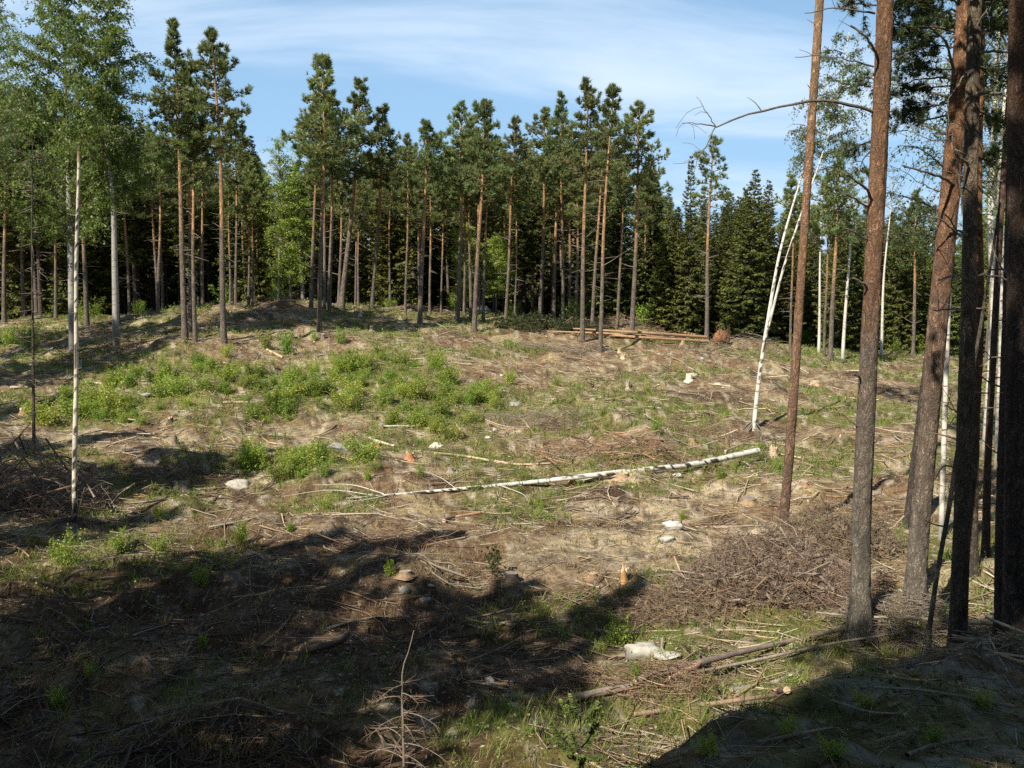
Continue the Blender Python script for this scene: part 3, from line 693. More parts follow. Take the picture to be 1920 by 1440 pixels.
for i, (bx, by, tx, ty, cy, hw, w, lab, ex) in enumerate(ROW):
    b = ground(bx, by); t = at(tx, ty, b[1] + (0.6 if i % 2 else -0.4)); c = at(bx, cy + 18, b[1])
    H = t[2] - b[2]; px_m = b[1] / F_PX
    make_pine(b, t, float(np.clip((c[2] - b[2]) / H, 0.3, 0.8)), hw * px_m * 1.35, max(0.07, 0.5 * w * px_m * 1.05), 100 + i, lab, PINES, **ex)

# ------------------------------------------------------------------ spruces, leafy trees and the forest behind
SPR = [make_spruce(14, 2.7, 301, name='spruce_tree'), make_spruce(14, 2.2, 302), make_spruce(14, 2.5, 303, cb=0.10), make_spruce(14, 1.9, 304, cb=0.04),
       make_spruce(15, 2.1, 305, cb=0.36), make_spruce(15, 1.9, 306, cb=0.30)]
_used = set()
def place(protos, k, loc, rz, sc, label, group):
    """the first use of a prototype moves it, later ones copy it with all its parts"""
    p = protos[k]
    if p.name in _used: return copy_tree(p, loc, rz, sc, label, group)
    _used.add(p.name); p.location = [float(v) for v in loc]; p.rotation_euler = (0, 0, rz); p.scale = (sc, sc, sc) if np.isscalar(sc) else sc
    tag(p, label, None, group); return p
FOREST = 'forest behind the clearing'
# base px, base py, distance beyond the crest, tip py, variant, width factor, label
FRONT_SPRUCES = [
 (482, 575, 74, 254, 1, 0.9, 'dark slim spruce between the pale crowned pine and bright green tree'),
 (1252, 628, 73, 372, 2, 1.0, 'broad dark spruce next right of the last tall pine'),
 (1290, 632, 72, 292, 3, 0.85, 'narrow spruce with a sharp tip left of the lone airy pine'),
 (1218, 622, 76, 330, 0, 0.9, 'dark spruce directly behind the last tall pine'),
 (1352, 640, 75, 395, 1, 1.0, 'spruce behind the lone airy pine'),
 (1402, 650, 71, 318, 0, 1.15, 'big spruce green to the ground, right of the earthy root plate'),
 (1432, 652, 75, 338, 2, 1.0, 'spruce just right of the big spruce green to the ground'),
 (1462, 655, 78, 400, 3, 1.1, 'lower spruce seen left of the leaning white birches'),
 (1520, 662, 82, 400, 1, 1.0, 'spruce seen between the leaning birches and the slender pine'),
 (1600, 668, 84, 420, 2, 1.0, 'spruce behind the clump of pale trunks'),
 (1640, 668, 82, 395, 0, 0.9, 'spruce mostly hidden by the thick scaly pine'),
 (1682, 672, 83, 425, 3, 1.1, 'spruce in the gap between the thick pine and the thin birch'),
 (1745, 676, 86, 430, 1, 1.0, 'spruce at the right end of the far tree line'),
 (262, 600, 80, 240, 4, 1.0, 'tall dark spruce between the second birch and three-trunk pine clump'),
 (290, 595, 84, 250, 5, 1.0, 'dark spruce behind the straight slim orange pine'),
 (745, 585, 78, 330, 4, 1.0, 'dark spruce behind the gap left of the slim pine'),
]
for (bx, by, yd, ty, k, wf, lab) in FRONT_SPRUCES:
    x = at(bx, by, yd)[0]; z = float(gz(x, yd)); H = at(bx, ty, yd)[2] - z
    s = H / (14.0 if k < 4 else 15.0); place(SPR, k, (x, yd, z), bx * 0.7, (s * wf, s * wf, s), lab, 'spruces at the far tree line')

LEAFY = []
def tree_path(H, lean, rng, n=16): return trunk_path((lean, 0.0, H), rng, n, 0.03 * H)
rngL = np.random.default_rng(77)
GREEN_LEAF = (0.30, 0.41, 0.070)
for (bx, by, yd, ty, Rm, lab) in ((522, 572, 71.5, 256, 2.0, 'bright green leafy tree with pointed top near the earth heap'),
                                  (568, 575, 72, 236, 1.4, 'slim light green birch left of the four-pine group'),
                                  (545, 575, 71.8, 330, 1.6, 'lower bright green tree filling the gap beside the pointed one'),
                                  (872, 590, 73.5, 420, 1.6, 'small bright green tree glowing behind the close pine cluster'),
                                  (930, 597, 73.5, 440, 1.6, 'bright green young tree behind the gap in mid row')):
    x = at(bx, by, yd)[0]; z = float(gz(x, yd)); H = at(bx, ty, yd)[2] - z
    LEAFY.append(make_birch((x, yd, z), tree_path(H, 0.2, rngL), 0.12, Rm, 0.012 * H, 500 + bx, 8000, lab, 'leafy trees at the far tree line', GREEN_LEAF, 0.10, 0.45, name='leafy_tree', cat='leafy tree', trunk_dim=0.35, nlimb=44, ascend=1.05))

LEAFY_H = [max(v.co[2] for v in t.children[0].data.vertices) for t in LEAFY]
PBACK = []
for i in range(5):
    H = 15.0
    PBACK.append(make_pine((0, 0, 0), (0.3 * (i - 2), 0, H), 0.50 + 0.03 * i, 1.7 + 0.1 * i, 0.13, 700 + i, 'x', None, dens=1.0, ndead=26))
rngF = np.random.default_rng(11)
PLACES = [(60, 'behind the far left pine'), (250, 'behind the large birches at left'), (430, 'behind the three-trunk pine clump'), (560, 'behind the bright green trees'), (680, 'behind the four-pine group'), (780, 'behind the two right-leaning pines'), (850, 'behind the crooked-butted pine'), (940, 'behind the close pine cluster'), (1070, 'behind the forked pine'), (1210, 'behind the pole pile'), (1330, 'behind the narrow sharp spruce'), (1460, 'behind the big spruce green to the ground'), (1600, 'behind the clump of pale trunks'), (9999, 'behind the near right-hand trunks')]
def place_name(px): return next(t for lim, t in PLACES if px < lim)
def depth_name(ri): return 'in the first dark ranks' if ri < 2 else ('in the middle ranks' if ri < 5 else 'in the last ranks')
cnt = 0
rows = [(74.0, 2.4), (76.8, 2.4), (81, 3.0), (85, 3.0), (89.5, 3.0), (95, 3.0), (101, 2.8), (107, 2.8), (113, 2.8)]
for ri, (yr, sp) in enumerate(rows):
    xs = np.arange(-64, 42, sp) + rngF.uniform(-1.2, 1.2, len(np.arange(-64, 42, sp)))
    for x in xs:
        y = yr + rngF.uniform(-1.6, 1.6); u = x / y
        px = 960 + u * F_PX
        if px > 1480 and rngF.random() < 0.12: continue
        if px < -120: continue
        # skyline of the wood: canopy tops behind the front row
        top = np.interp(px, [-100, 0, 120, 300, 420, 520, 640, 760, 860, 1000, 1120, 1230, 1300, 1400, 1500, 1620, 1760, 1800], [160, 170, 190, 220, 290, 300, 300, 280, 260, 255, 260, 325, 360, 360, 380, 385, 395, 400]) + rngF.uniform(-10, 55)
        z = float(gz(x, y)); H = max(6.0, at(px, top, y)[2] - z)
        rz = rngF.uniform(0, 6.28)
        if rngF.random() < (0.62 if (ri < 2 and px < 1250) else (0.40 if (ri < 4 and px < 1250) else 0.14)):
            s = H / 15.0; place(PBACK, int(rngF.integers(0, 5)), (x, y, z), rz, (s * 1.1, s * 1.1, s), 'slim back-row pine %s, %s' % (place_name(px), depth_name(ri)), FOREST)
        else:
            k = int(rngF.integers(4, 6)) if (px < 480 and rngF.random() < 0.8) or rngF.random() < 0.35 else int(rngF.integers(0, 4))
            if ri >= 5: k = int(rngF.integers(0, 4))
            s = H / (14.0 if k < 4 else 15.0); w = s * rngF.uniform(0.9, 1.2)
            place(SPR, k, (x, y, z), rz, (w, w, s), 'dark back-row spruce %s, %s' % (place_name(px), depth_name(ri)), FOREST)
        cnt += 1
# young leafy growth under the wood edge
def make_bush(seed, H, R, n, size, col, name='leafy_bush', stems=9, label=None, cat='bush', group=None, base=(0, 0, 0), up=0.4):
    rng = np.random.default_rng(seed); root = empty(name, base, label, cat, group)
    a = rng.uniform(0, 6.28, stems); sp = rng.uniform(0.15, 1.0, stems) * R; hh = H * rng.uniform(0.55, 1.1, stems); s = np.linspace(0, 1, 5)
    bx = rng.normal(0, 0.18 * R, (stems, 2))
    P = np.zeros((stems, 5, 3)); P[:, :, 0] = bx[:, :1] + (np.cos(a) * sp)[:, None] * s ** 1.3; P[:, :, 1] = bx[:, 1:] + (np.sin(a) * sp)[:, None] * s ** 1.3; P[:, :, 2] = hh[:, None] * s - 0.05
    sb = MB(); tubes(sb, P, np.full((stems, 1), 0.006 + 0.004 * H) * (1 - 0.7 * s)[None], 4, np.array([0.20, 0.13, 0.085])); o = obj('stems', sb, [M_WOOD], root); o['kind'] = 'stuff'
    i = rng.integers(0, stems, n); t = rng.uniform(0.12, 1, n) * 4; i0 = np.clip(t.astype(int), 0, 3); f = (t - i0)[:, None]
    rr = (0.10 * R + 0.07) * (1.15 - t / 4.6)
    Q = P[i, i0] * (1 - f) + P[i, i0 + 1] * f + rng.normal(0, 1, (n, 3)) * rr[:, None]; Q[:, 2] = np.maximum(Q[:, 2], 0.03)
    cc = np.array(col)[None] * rng.uniform(0.65, 1.35, (n, 1)); cc[:, 0] *= rng.uniform(0.8, 1.3, n)
    lb = MB(); leaves(lb, Q, size, cc, rng, 0, 0.0, up); obj('foliage', lb, [M_LEAF], root)
    return root
BUSH_COL = (0.285, 0.400, 0.070)
BUSH = [make_bush(900 + i, 1.0, 0.55 + 0.1 * (i % 3), 1250, 0.062, [(0.285, 0.400, 0.070), (0.25, 0.36, 0.075), (0.33, 0.42, 0.08), (0.22, 0.34, 0.06), (0.30, 0.38, 0.09)][i], stems=12 + i) for i in range(5)]
EDGE = []
for i in range(30):
    px = float(rngF.uniform(120, 1760)); yd = rngF.uniform(71.5, 77.5)
    x = at(px, 600, yd)[0]; s = rngF.uniform(0.9, 2.4)
    place(BUSH, int(rngF.integers(0, 5)), (x, yd, float(gz(x, yd)) - 0.05), rngF.uniform(0, 6.28), (s * 0.9, s * 0.9, s), 'young leafy bush in forest-edge shade %s' % place_name(px), 'bushes under the forest edge')

# ------------------------------------------------------------------ birches on the left
b = ground(137, 662)
make_birch(b, spline([p - b for p in (b, at(133, 480, b[1]), at(127, 300, b[1] + 0.5), at(122, 140, b[1] + 0.5), at(116, -60, b[1]))], 24), 0.27, 3.5, 0.20, 41, 34000,
           'large spreading birch behind the broken snag at the left', col=(0.140, 0.215, 0.055), size=0.12, weep=0.75, trunk_dim=0.5, nlimb=54)
b = ground(218, 656)
make_birch(b, spline([p - b for p in (b, at(215, 500, b[1]), at(211, 370, b[1]), at(199, 270, b[1] + 0.4), at(197, 150, b[1] + 0.4), at(206, -40, b[1]))], 24), 0.38, 2.6, 0.17, 42, 22000,
           'white birch with a bend halfway up, right of the snag', col=(0.15, 0.225, 0.055), size=0.12, weep=0.85, trunk_dim=0.5, nlimb=48)
b = at(-60, 640, 66.0); b[2] = float(gz(b[0], b[1]))
make_birch(b, spline([p - b for p in (b, at(-50, 400, 66), at(-30, 200, 66), at(-20, -20, 66))], 20), 0.40, 4.0, 0.17, 43, 18000,
           'birch crown reaching into the upper left picture corner', col=(0.140, 0.215, 0.06), size=0.12, weep=0.8, trunk_dim=0.5, nlimb=48)
b = ground(140, 976)
def make_snag():
    root = empty('birch_snag', b, 'cream coloured broken-off birch trunk without crown at the left', 'birch snag')
    P = spline([p - b for p in (b + np.array([0, 0, -0.2]), at(140, 900, b[1]), at(143, 700, b[1] + 0.1), at(143, 500, b[1] + 0.05), at(148, 305, b[1]))], 260)
    rng = np.random.default_rng(5); r = np.linspace(0.066, 0.036, 260) * (0.92 + 0.16 * vnoise(np.arange(260) / 9.0, np.zeros(260), 4)); r[:8] *= np.linspace(1.35, 1.0, 8)
    c = birch_skin(P, 12, rng, (0.66, 0.60, 0.48), 0.2); c[0, :10] *= 0.5
    mb = MB(); tubes(mb, P[None], r[None], 12, c); obj('trunk', mb, [M_SKIN], root)
    mb = MB()
    for i in range(7):
        a = i * 0.9; q = P[-1] + np.array([math.cos(a), math.sin(a), 0]) * 0.026; tubes(mb, np.stack([q - np.array([0, 0, 0.1]), q + np.array([0, 0, 0.08]), q * 0.98 + P[-1] * 0.02 + np.array([0, 0, rng.uniform(0.15, 0.5)])])[None], np.array([[0.016, 0.012, 0.002]]), 4, np.array([0.5, 0.38, 0.22]))
    obj('splintered_top', mb, [M_WOOD], root)
    for i in range(9):
        t = rng.uniform(0.15, 0.95); q = along(P, np.array([t]))[0]; a = rng.uniform(0, 6.28); l = rng.uniform(0.08, 0.25)
        sb = MB(); tubes(sb, np.stack([q, q + np.array([math.cos(a) * l, math.sin(a) * l, 0.05])])[None], np.array([[0.014, 0.005]]), 5, np.array([0.25, 0.2, 0.15])); obj('branch_stub', sb, [M_WOOD], root.children[0])
make_snag()
b2 = ground(63, 850)
def make_thin_dead():
    root = empty('dead_sapling', b2, 'thin dark dead stem with drooping twigs at the left edge', 'dead tree'); rng = np.random.default_rng(6)
    P = spline([p - b2 for p in (b2 + np.array([0, 0, -0.2]), at(62, 650, b2[1]), at(60, 450, b2[1]), at(61, 262, b2[1]))], 26)
    mb = MB(); tubes(mb, P[None], np.linspace(0.055, 0.012, 26)[None], 7, np.array([0.16, 0.125, 0.10])); obj('trunk', mb, [M_BARK], root)
    db = MB(); dead_branches(db, P, 0.05, 0.1, 0.95, 60, rng, 0.3, 1.0, (0.17, 0.14, 0.11), up=-0.1); o = obj('dead_branches', db, [M_WOOD], root); o['kind'] = 'stuff'
    mb = MB(); q = along(P, np.array([0.86]))[0]
    broadleaf_crown(mb, np.stack([q, q + np.array([0.05, 0, 1.0])]), 0.0, 0.7, rng, 500, 0.08, (0.12, 0.18, 0.05), 0.7, nlimb=6); obj('crown', mb, [M_LEAF, M_WOOD], root)
make_thin_dead()

# ------------------------------------------------------------------ forest beside and behind the photographer: pines throw the shade on the slope, added spruces block sky light
SHADE = 'pines beside and behind the viewpoint'
SH = [make_pine((0, 0, 0), (0.2, 0.1, 18.0), 0.40, 2.3, 0.16, 800 + i, 'x', None, dens=1.3, ndead=14) for i in range(3)]
# each of these pines stands where the sun carries its tip's shadow to a known spot of the slope
TIPS = [(1190, 1098, 16), (1010, 1098, 15), (740, 1215, 15), (560, 1260, 16), (330, 1290, 16), (880, 1003, 15.5), (650, 992, 15), (320, 962, 15), (120, 985, 16), (530, 842, 15), (400, 860, 15), (260, 812, 16), (620, 1390, 15),
        (180, 1180, 16), (60, 940, 18), (60, 830, 18), (1820, 1300, 16), (1640, 1275, 15), (1700, 1360, 16), (1920, 1270, 17)]
for i, (px, py, H) in enumerate(TIPS):
    tip = ground(px, py); x, y = tip[0] - 10, tip[1] - 14
    for _ in range(12):
        L_ = (float(gz(x, y)) + H - tip[2]) / math.tan(SUN_EL); x, y = tip[0] - SHADOW_DIR[0] * L_, tip[1] - SHADOW_DIR[1] * L_
    if y > 0 and abs(x) < 0.62 * y + 1.8: continue
    place(SH, i % 3, (x, y, float(gz(x, y)) - 0.1), i * 1.7, (H / 18.0 * 1.05, H / 18.0 * 1.05, H / 18.0), 'tall pine on the bank outside the picture whose shade falls on the slope', SHADE)
for i, (x, y, s) in enumerate(((-2.8, 0.2, 0.95), (-1.3, -1.2, 1.0), (-3.6, 1.0, 0.9), (-26.0, 38, 0.95), (-30, 37, 1.1), (-28.0, 47, 1.0), (-31, 44, 1.1), (-33, 50, 1.1), (-6.5, -12, 1.1), (-20, -2, 1.1), (4, -12, 1.1), (12, -8, 1.1), (17, 2, 1.1), (-24, 8, 1.1), (-2, -16, 1.1), (20, 9, 1.0), (-28, 15, 1.1), (-30, 26, 1.1), (24, 16, 1.0))):
    place(SH, i % 3, (x, y, float(gz(x, y)) - 0.1), i * 2.1, s, 'tall pine on the bank outside the picture whose shade falls on the slope', SHADE)

rngS = np.random.default_rng(17)
for i in range(46):  # unseen spruces added as occluders, cutting sky light so shadows go darker
    a_ = rngS.uniform(0.42, 1.58) * math.pi; r_ = rngS.uniform(29, 40); x, y = r_ * math.cos(a_ + math.pi / 2) , r_ * math.sin(a_ + math.pi / 2)
    a_ = -math.pi / 2 + rngS.uniform(-1.75, 1.75); x, y = r_ * math.cos(a_), r_ * math.sin(a_)
    if y > 0 and abs(x) < 0.62 * y + 3: continue
    place(SPR, i % 4, (x, y, float(gz(x, y)) - 0.1), i * 1.9, rngS.uniform(1.0, 1.3), 'dense spruce added outside the picture to block sky light', 'spruces added around the viewpoint to block sky light')
for i, (x, y) in enumerate(((13, 3), (15, 9), (18, 14), (16, -3), (21, 20), (20, 6), (26, 24), (24, 12), (29, 32), (11, -4), (33, 38))):  # more occluder spruces added out of view on the right
    place(SPR, i % 4, (x, y, float(gz(x, y)) - 0.1), i * 1.3, 1.1, 'dense spruce added outside the picture to block sky light', 'spruces added around the viewpoint to block sky light')

# ------------------------------------------------------------------ near trees on the right
def rpath(pts, y, n, dys=None):
    """world path through pixels of a trunk standing y metres away"""
    dys = dys or [0.0] * len(pts); return spline([at(px, py, y + d) for (px, py), d in zip(pts, dys)], n)
def near_trunk(root, P, r, seed, cols, sides=28, mat=None):
    rng = np.random.default_rng(seed); n = len(P); t = np.linspace(0, 1, n)
    a = np.linspace(0, 2 * math.pi, sides, endpoint=False)
    T = unit(np.gradient(P, axis=0)); n1 = unit(np.cross(T, np.tile([0.0, 1.0, 0.05], (n, 1)))); n2 = np.cross(T, n1)
    zl = np.concatenate([[0], np.cumsum(np.linalg.norm(np.diff(P, axis=0), axis=1))])
    A, Zm = np.meshgrid(a, zl); ca, sa = np.cos(A), np.sin(A)
    lump = fbm(ca * 1.6 + 5 + seed, sa * 1.6 + Zm * 0.9, seed, 4) - 0.5
    plate = np.abs(fbm(ca * 4.5 + 9 + seed, sa * 4.5 + Zm * 2.6, seed + 7, 3) - 0.5)
    flare = 1 + 0.85 * np.exp(-zl / 0.34)[:, None] * (0.75 + 0.5 * np.cos(A * 4 + seed))
    rad = np.asarray(r)[:, None] * (1 + 0.20 * lump - 0.11 * np.clip(0.07 - plate, 0, 1) / 0.07) * flare
    V = P[:, None] + rad[..., None] * (ca[..., None] * n1[:, None] + sa[..., None] * n2[:, None])
    C = cols[:, None] * (1 + 0.25 * (fbm(ca * 2 + seed, sa * 2 + Zm * 1.5, seed + 3, 3) - 0.5))[..., None]
    i = np.arange(n - 1)[:, None] * sides; j = np.arange(sides)[None]; j1 = (j + 1) % sides
    F = np.stack([i + j, i + j1, i + sides + j1, i + sides + j], -1).reshape(-1, 4)
    mb = MB(); mb.add(V.reshape(-1, 3), F, C.reshape(-1, 3)); return obj('trunk', mb, [mat or M_BARKN], root)
def trunk_of(root): return next((c for c in root.children if c.name.startswith('trunk')), root)
def near_branch(root, pts, y, dys, r0, name='dead_branch', col=(0.155, 0.13, 0.11), n=14, sub=0, seed=0, o=None, r1=0.25):
    P = rpath(pts, y, n, dys) - o; rng = np.random.default_rng(seed); nn = len(P)
    P[1:] += rng.normal(0, 0.008, (nn - 1, 3))
    mb = MB(); tubes(mb, P[None], (r0 * np.linspace(1, r1, nn) * rng.uniform(0.9, 1.1, nn))[None], 7, np.array(col), cap=True)
    for k in range(sub):
        t = rng.uniform(0.25, 0.95); q = along(P, np.array([t]))[0]; d = unit(rng.normal(size=3)); l = rng.uniform(0.12, 0.5)
        w = spline([q, q + d * l * 0.5, q + d * l + np.array([0, 0, rng.normal(-0.05, 0.08)])], 5)
        tubes(mb, w[None], np.linspace(r0 * 0.35, 0.003, 5)[None], 4, np.array(col) * 1.1)
    return obj(name, mb, [M_WOOD], trunk_of(root))
def near_bough(root, pts, y, dys, r0, ntuft, seed, o, spread=0.35, name='bough', tl=0.14):
    """a living limb with side twigs ending in needle tufts"""
    P = rpath(pts, y, 12, dys) - o; rng = np.random.default_rng(seed)
    mb = MB(); tubes(mb, P[None], np.linspace(r0, r0 * 0.3, 12)[None], 6, np.array([0.20, 0.14, 0.10]), 1)
    nt_ = max(5, ntuft // 4); t = rng.uniform(0.35, 1.0, nt_); Q = along(P, t)
    d = unit(rng.normal(size=(nt_, 3)) * np.array([1, 1, 0.6]) + unit(P[-1] - P[0]) * 0.7); l = spread * rng.uniform(0.5, 1.5, nt_); s = np.linspace(0, 1, 4)
    W = Q[:, None] + d[:, None] * (l[:, None] * s[None])[:, :, None]; W[:, :, 2] -= 0.06 * (s ** 2)[None]
    tubes(mb, W, np.full((nt_, 1), 0.007) * (1 - 0.5 * s)[None], 4, np.array([0.20, 0.15, 0.11]), 1)
    i = rng.integers(0, nt_, ntuft); q = rng.uniform(0.3, 1, ntuft) * 3; i0 = np.clip(q.astype(int), 0, 2); f = (q - i0)[:, None]
    C = W[i, i0] * (1 - f) + W[i, i0 + 1] * f + rng.normal(0, 0.04, (ntuft, 3))
    col = np.array([0.115, 0.155, 0.070])[None] * rng.uniform(0.7, 1.35, (ntuft, 1))
    bo = obj(name, mb, [M_BARK, M_BARK], root); mb = MB(); tufts(mb, C, unit(d[i] + np.array([0, 0, 0.4])), 22, tl, 0.014, 0.95, col, rng, outer=0.5)
    return obj('needles', mb, [M_NEEDLE], bo)
def hue_cols(t, stops):
    ts = [s[0] for s in stops]; return np.stack([np.interp(t, ts, [s[1][k] for s in stops]) for k in range(3)], -1)
GREYB = (0.185, 0.155, 0.125); ORB = (0.39, 0.22, 0.125); BRN = (0.26, 0.155, 0.095)
NT = 300
t_ = np.linspace(0, 1, NT)
def radii(y, pxs):
    """trunk radius from widths in pixels at equal steps"""
    return np.interp(t_, np.linspace(0, 1, len(pxs)), pxs) * 0.5 * y / F_PX

# slim orange pine in front
g = ground(1466, 1008); y = g[1]
root = empty('pine_tree', g, 'slim straight orange pine without branches, leaning right, nearest mid clearing', 'pine tree', 'near pines on the right')
P = rpath([(1464, 1030), (1480, 850), (1497, 600), (1517, 300), (1537, 0), (1552, -260)], y, NT) - g
near_trunk(root, P, radii(y, [19, 17.5, 16.5, 15.5, 15, 12]), 51, hue_cols(t_, [(0, (0.27, 0.18, 0.13)), (0.25, (0.36, 0.215, 0.14)), (0.45, (0.46, 0.26, 0.15)), (1, (0.54, 0.35, 0.20))]), 18)
for k, (a_, b_, c_) in enumerate((((1519, 165), (1515, 160), (1512, 159)), ((1532, 115), (1542, 112), (1548, 108)), ((1497, 580), (1490, 575), (1484, 570)), ((1517, 300), (1527, 297), (1537, 292)), ((1534, 50), (1520, 40), (1513, 35)), ((1527, 165), (1520, 190), (1507, 225)), ((1510, 235), (1490, 232), (1474, 240)))):
    near_branch(root, [a_, b_, c_], y, [0, -0.1, -0.2], 0.010, 'branch_stub', (0.22, 0.17, 0.13), 6, 1, 60 + k, g)
mb = MB(); pine_crown(mb, spline([P[-70], P[-1], P[-1] + np.array([0.2, 0, 3.5])], 10), 0.45, 1.5, np.random.default_rng(8), 1.0, tl=0.2, tw=0.05, nn=9); obj('crown', mb, [M_NEEDLE, M_BARK], root)

# thick pine with the long dead bough
g = ground(1612, 1195); y = g[1]
root = empty('pine_tree', g, 'thick scaly pine with a long arching dead bough reaching left', 'pine tree', 'near pines on the right')
P = rpath([(1609, 1225), (1612, 1150), (1617, 950), (1627, 700), (1640, 450), (1652, 200), (1660, 0), (1668, -350)], y, NT) - g
near_trunk(root, P, radii(y, [44, 36, 34, 32.5, 32, 31, 30, 28, 24]), 52, hue_cols(t_, [(0, (0.30, 0.27, 0.22)), (0.38, (0.28, 0.215, 0.165)), (0.44, (0.33, 0.19, 0.12)), (0.58, ORB), (0.72, (0.33, 0.185, 0.11)), (1, (0.40, 0.22, 0.12))]), 32)
DB = [([(1638, 210), (1590, 195), (1530, 190), (1450, 203), (1385, 220), (1342, 237)], [0, -0.3, -0.6, -0.9, -1.1, -1.2], 0.030, 0.42, 4),
      ([(1342, 237), (1310, 232), (1279, 231)], [-1.2, -1.3, -1.3], 0.012, 0.4, 3),
      ([(1342, 237), (1325, 210), (1306, 182)], [-1.2, -1.1, -1.0], 0.011, 0.3, 2),
      ([(1342, 237), (1322, 275), (1305, 310), (1295, 345)], [-1.2, -1.3, -1.4, -1.4], 0.011, 0.25, 6),
      ([(1640, 25), (1605, 20), (1560, 15), (1508, 26)], [0, -0.2, -0.4, -0.5], 0.018, 0.4, 3),
      ([(1638, 125), (1600, 115), (1545, 105), (1490, 107)], [0, -0.2, -0.3, -0.4], 0.015, 0.35, 2),
      ([(1650, 118), (1637, 90), (1615, 62), (1595, 47)], [0, -0.3, -0.5, -0.6], 0.026, 0.6, 2),
      ([(1640, 385), (1622, 350), (1600, 335), (1586, 326)], [0, -0.3, -0.5, -0.6], 0.026, 0.6, 1),
      ([(1632, 390), (1605, 375), (1575, 360), (1540, 345)], [0, -0.2, -0.5, -0.8], 0.018, 0.4, 2),
      ([(1630, 452), (1600, 435), (1560, 415)], [0, -0.3, -0.5], 0.018, 0.4, 1),
      ([(1627, 545), (1618, 530), (1600, 522)], [0, -0.2, -0.3], 0.022, 0.7, 0),
      ([(1614, 712), (1606, 704), (1597, 702)], [0, -0.2, -0.3], 0.020, 0.6, 0),
      ([(1662, 118), (1700, 100), (1745, 82)], [0, 0.2, 0.4], 0.014, 0.4, 2),
      ([(1662, 213), (1672, 208), (1684, 203)], [0, -0.1, -0.1], 0.014, 0.6, 0),
      ([(1609, 800), (1595, 790), (1585, 783)], [0, -0.1, -0.2], 0.010, 0.4, 1),
      ([(1640, 830), (1652, 815), (1655, 825)], [0, -0.1, -0.2], 0.012, 0.4, 1),
      ([(1638, 930), (1650, 925), (1655, 905)], [0, -0.1, -0.2], 0.015, 0.4, 0)]
for k, (pts, dys, r0, r1, sub) in enumerate(DB): near_branch(root, pts, y, dys, r0, 'dead_branch', (0.15, 0.125, 0.105), 12, sub, 70 + k, g, r1)
for k, (pts, dys, nt2) in enumerate((([(1642, 10), (1615, 8), (1585, 5)], [0, 0.4, 0.8], 40), ([(1640, 150), (1625, 145), (1608, 160)], [0.2, 0.5, 0.7], 36), ([(1632, 265), (1612, 272), (1585, 285)], [0.1, 0.4, 0.7], 44),
                                     ([(1636, 280), (1618, 300), (1612, 320)], [0.1, 0.3, 0.4], 30), ([(1660, 40), (1690, 50), (1725, 70)], [0, 0.3, 0.6], 60), ([(1660, -20), (1700, -5), (1750, 20)], [0, 0.4, 0.8], 80))):
    near_bough(root, pts, y, dys, 0.016, nt2, 90 + k, g, 0.26)
mb = MB(); pine_crown(mb, spline([P[-105], P[-1], P[-1] + np.array([0.3, 0, 4.0])], 12), 0.38, 2.2, np.random.default_rng(9), 0.9, tl=0.2, tw=0.05, nn=9); obj('crown', mb, [M_NEEDLE, M_BARK], root)

# reddish pine right of it, with a darker twin trunk behind its left side
g = ground(1716, 1140); y = g[1]
root = empty('pine_tree', g, 'reddish leaning pine right of the thick scaly pine', 'pine tree', 'near pines on the right')
P = rpath([(1712, 1165), (1718, 1080), (1737, 850), (1757, 620), (1778, 400), (1797, 200), (1812, 0), (1830, -350)], y, NT) - g
near_trunk(root, P, radii(y, [40, 37, 35, 36, 36, 35, 33, 31, 26]), 53, hue_cols(t_, [(0, (0.31, 0.27, 0.22)), (0.28, (0.30, 0.22, 0.165)), (0.45, (0.33, 0.19, 0.12)), (0.6, (0.42, 0.215, 0.115)), (1, (0.45, 0.24, 0.13))]), 32)
for k, (pts, dys, r0, r1, sub) in enumerate((([(1800, 350), (1770, 335), (1735, 322), (1692, 312)], [0, -0.4, -0.8, -1.0], 0.030, 0.5, 2), ([(1790, 175), (1785, 120), (1770, 75), (1745, 52), (1695, 52)], [0, -0.3, -0.5, -0.6, -0.6], 0.030, 0.4, 4),
        ([(1795, 150), (1760, 145), (1725, 148), (1680, 165)], [0, 0.1, 0.2, 0.4], 0.022, 0.4, 5), ([(1775, 365), (1730, 345), (1690, 320), (1668, 310)], [0, -0.2, -0.4, -0.5], 0.012, 0.3, 2), ([(1800, 440), (1780, 425), (1755, 408), (1728, 406)], [0, -0.3, -0.5, -0.6], 0.022, 0.5, 2),
        ([(1790, 260), (1745, 262), (1700, 245), (1665, 250)], [0, -0.1, 0, 0.1], 0.012, 0.3, 4), ([(1805, 400), (1797, 300), (1805, 240), (1780, 225)], [-0.2, -0.4, -0.5, -0.6], 0.020, 0.5, 2))):
    near_branch(root, pts, y, dys, r0, 'dead_branch', (0.17, 0.145, 0.11), 14, sub, 120 + k, g, r1)
